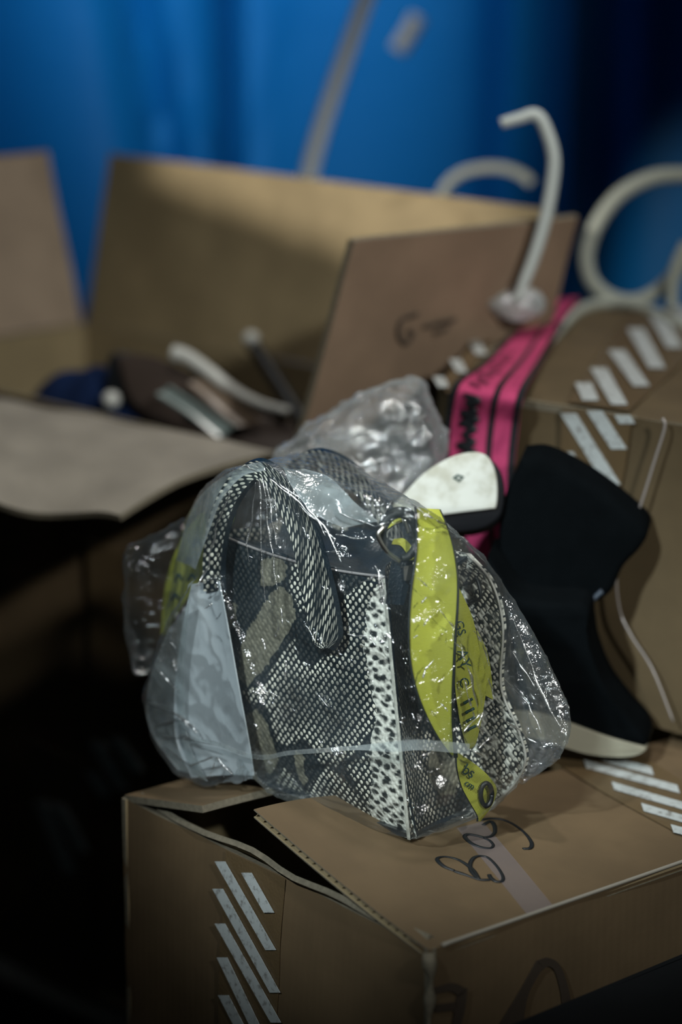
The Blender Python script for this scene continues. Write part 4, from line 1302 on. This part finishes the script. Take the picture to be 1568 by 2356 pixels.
# ------------------------------------------------------------------ sandals
pale = thing('white_slide_sandal', 'black slide sandal with a worn white footbed, its heel up behind the yellow strap', 'sandal', (0.08, 1.73, 0.5))
yq = 1.715
O1 = [(905, 1196), (930, 1135), (975, 1088), (1035, 1052), (1085, 1040), (1118, 1048), (1136, 1078), (1143, 1120), (1140, 1162), (1126, 1170), (1060, 1178), (990, 1190), (900, 1225), (800, 1300), (740, 1290), (760, 1200), (850, 1150)]
order = [(872, 1200), (900, 1166), (930, 1135), (975, 1088), (1035, 1052), (1085, 1040), (1118, 1048), (1136, 1078), (1143, 1120), (1140, 1164), (1126, 1170), (1060, 1178), (990, 1188), (900, 1205)]
fb = prism('footbed', [at_y(x, y, yq) for x, y in order], Vector((0.0006, 0.004, -0.0015)), FOOTBED, inset=0.975, smooth_outline=80)
order2 = [(872, 1206), (900, 1172), (935, 1138), (980, 1092), (1040, 1056), (1088, 1046), (1125, 1052), (1150, 1082), (1160, 1124), (1156, 1170), (1142, 1196), (1100, 1218), (1010, 1228), (905, 1240)]
so = prism('sole', [at_y(x, y, yq + 0.0045) for x, y in order2], Vector((0.002, 0.022, -0.010)), BLACK_RUBBER, inset=0.95, smooth_outline=80)
lg = prism('printed_logo', [at_y(x, y, yq - 0.0004) for x, y in ((1040, 1100), (1052, 1091), (1068, 1097), (1056, 1110))], Vector((0, 0.0006, 0)), INKG, fb)
lg2 = prism('printed_logo', [at_y(x, y, yq - 0.0007) for x, y in ((1049, 1100), (1054, 1097), (1060, 1100), (1055, 1104))], Vector((0, 0.0006, 0)), FOOTBED, fb)
adopt(pale, fb, so)

mule = thing('black_mule', 'large black mule with a cream sole leaning against the taped carton, right of the handbag', 'shoe', (0.14, 1.74, 0.41))
ym = 1.69
up = [(1195, 1062), (1250, 1062), (1340, 1106), (1430, 1172), (1484, 1226), (1470, 1266), (1430, 1310), (1400, 1370), (1345, 1400), (1270, 1412), (1200, 1410), (1150, 1340), (1150, 1180)]
MATT = plain('matt_black_suede', (0.0018, 0.0026, 0.0032), 0.9, 0.02, 0.3, 60, 0.2)
vamp = prism('strap', [at_y(x, y, ym + 0.035) for x, y in up], Vector((0.008, 0.030, 0.008)), MATT, inset=0.86, smooth_outline=60)
lo = [(1120, 1280), (1200, 1380), (1340, 1395), (1352, 1450), (1362, 1510), (1392, 1585), (1440, 1650), (1480, 1698), (1482, 1722), (1400, 1700), (1300, 1664), (1230, 1642), (1150, 1640), (1100, 1560), (1090, 1400)]
upper = prism('upper', [at_y(x, y, ym) for x, y in lo], Vector((0.010, 0.046, 0.004)), MATT, inset=0.93, smooth_outline=70)
so_ = [(1140, 1634), (1230, 1640), (1300, 1662), (1400, 1698), (1482, 1722), (1472, 1738), (1430, 1744), (1360, 1738), (1300, 1722), (1230, 1700), (1150, 1690)]
cs = prism('sole', [at_y(x, y, ym - 0.002) for x, y in so_], Vector((0.011, 0.050, 0.004)), CREAM, inset=0.96, smooth_outline=60)
pip = tube('edge_binding', [at_y(x, y, ym + 0.034) for x, y in ((1200, 1408), (1270, 1404), (1345, 1390), (1385, 1360))], 0.002, plain('slate_binding', (0.02, 0.03, 0.045), 0.5), n=24, sides=8)
adopt(mule, vamp, upper, cs, pip)

# thin clear strand across the taped carton
strand = [frontB(x, y, 0.014) for x, y in ((1524, 962), (1528, 985), (1505, 1060), (1470, 1170), (1440, 1240), (1418, 1310), (1424, 1400), (1450, 1460), (1500, 1540), (1548, 1660))]
STRAND = plain('clear_filament', (0.20, 0.18, 0.17), 0.25, 0.6, 0.1)
tag(tube('plastic_strand', strand, lambda t: 0.0012 - 0.0004 * t, STRAND, n=80, sides=8), 'thin pale plastic strand hanging down the front of the taped carton', 'strand')

# ------------------------------------------------------------------ white cords
def cord(name, pts, y, r, label, mat=WHITE_CORD, grp=None, n=60):
    q = [at_y(a[0], a[1], a[2] if len(a) > 2 else y) for a in pts]
    return tag(tube(name, q, r, mat, n=n, sides=12), label, 'cord', grp)


cord('hanging_cord', [(905, -190), (868, -80), (832, 20), (790, 140), (756, 240), (728, 330), (708, 410), (690, 520), (670, 660)], 2.85, 0.0095, 'long white cord hanging diagonally in front of the blue tarp behind the open carton', WHITE_CORD_H)
cord('cord_end', [(962, 38), (945, 68), (930, 92), (914, 116)], 3.02, 0.0105, 'short cut end of white cord high up against the blue tarp', WHITE_CORD_H)
cord('hooked_cord', [(1152, 284), (1195, 272), (1230, 264), (1252, 292), (1272, 360), (1268, 430), (1252, 510), (1228, 590), (1205, 650), (1190, 692)], 2.06, lambda t: 0.0044 + 0.0014 * math.sin(math.pi * t), 'white cord with a hooked top standing up beside the right flap')
cord('arched_cord', [(1010, 470), (1025, 430), (1060, 400), (1110, 387), (1160, 388), (1200, 402), (1222, 420)], 2.55, 0.0054, 'low arched white cord showing above the rear flap of the open carton', WHITE_CORD_B)
cord('looped_cord', [(1640, 410), (1560, 402), (1490, 412), (1420, 452), (1370, 520), (1348, 590), (1362, 650), (1410, 688), (1470, 692), (1530, 655), (1580, 590), (1620, 520)], 2.30, 0.0074, 'large ring of white cord standing on the far edge of the taped carton', WHITE_CORD_B, n=90)
cord('loose_cord', [(1252, 800, 2.08), (1290, 752, 2.15), (1330, 716, 2.24), (1380, 698, 2.28), (1440, 700, 2.27), (1510, 722, 2.22), (1560, 748, 2.16), (1640, 760, 2.13)], 2.2, 0.0050, 'white cord lying across the top of the taped carton', WHITE_CORD_B)
cord('upright_cord', [(1580, 560), (1556, 610), (1546, 660), (1544, 712)], 2.27, 0.0060, 'short upright white cord at the right edge beside the cord ring', WHITE_CORD_B)
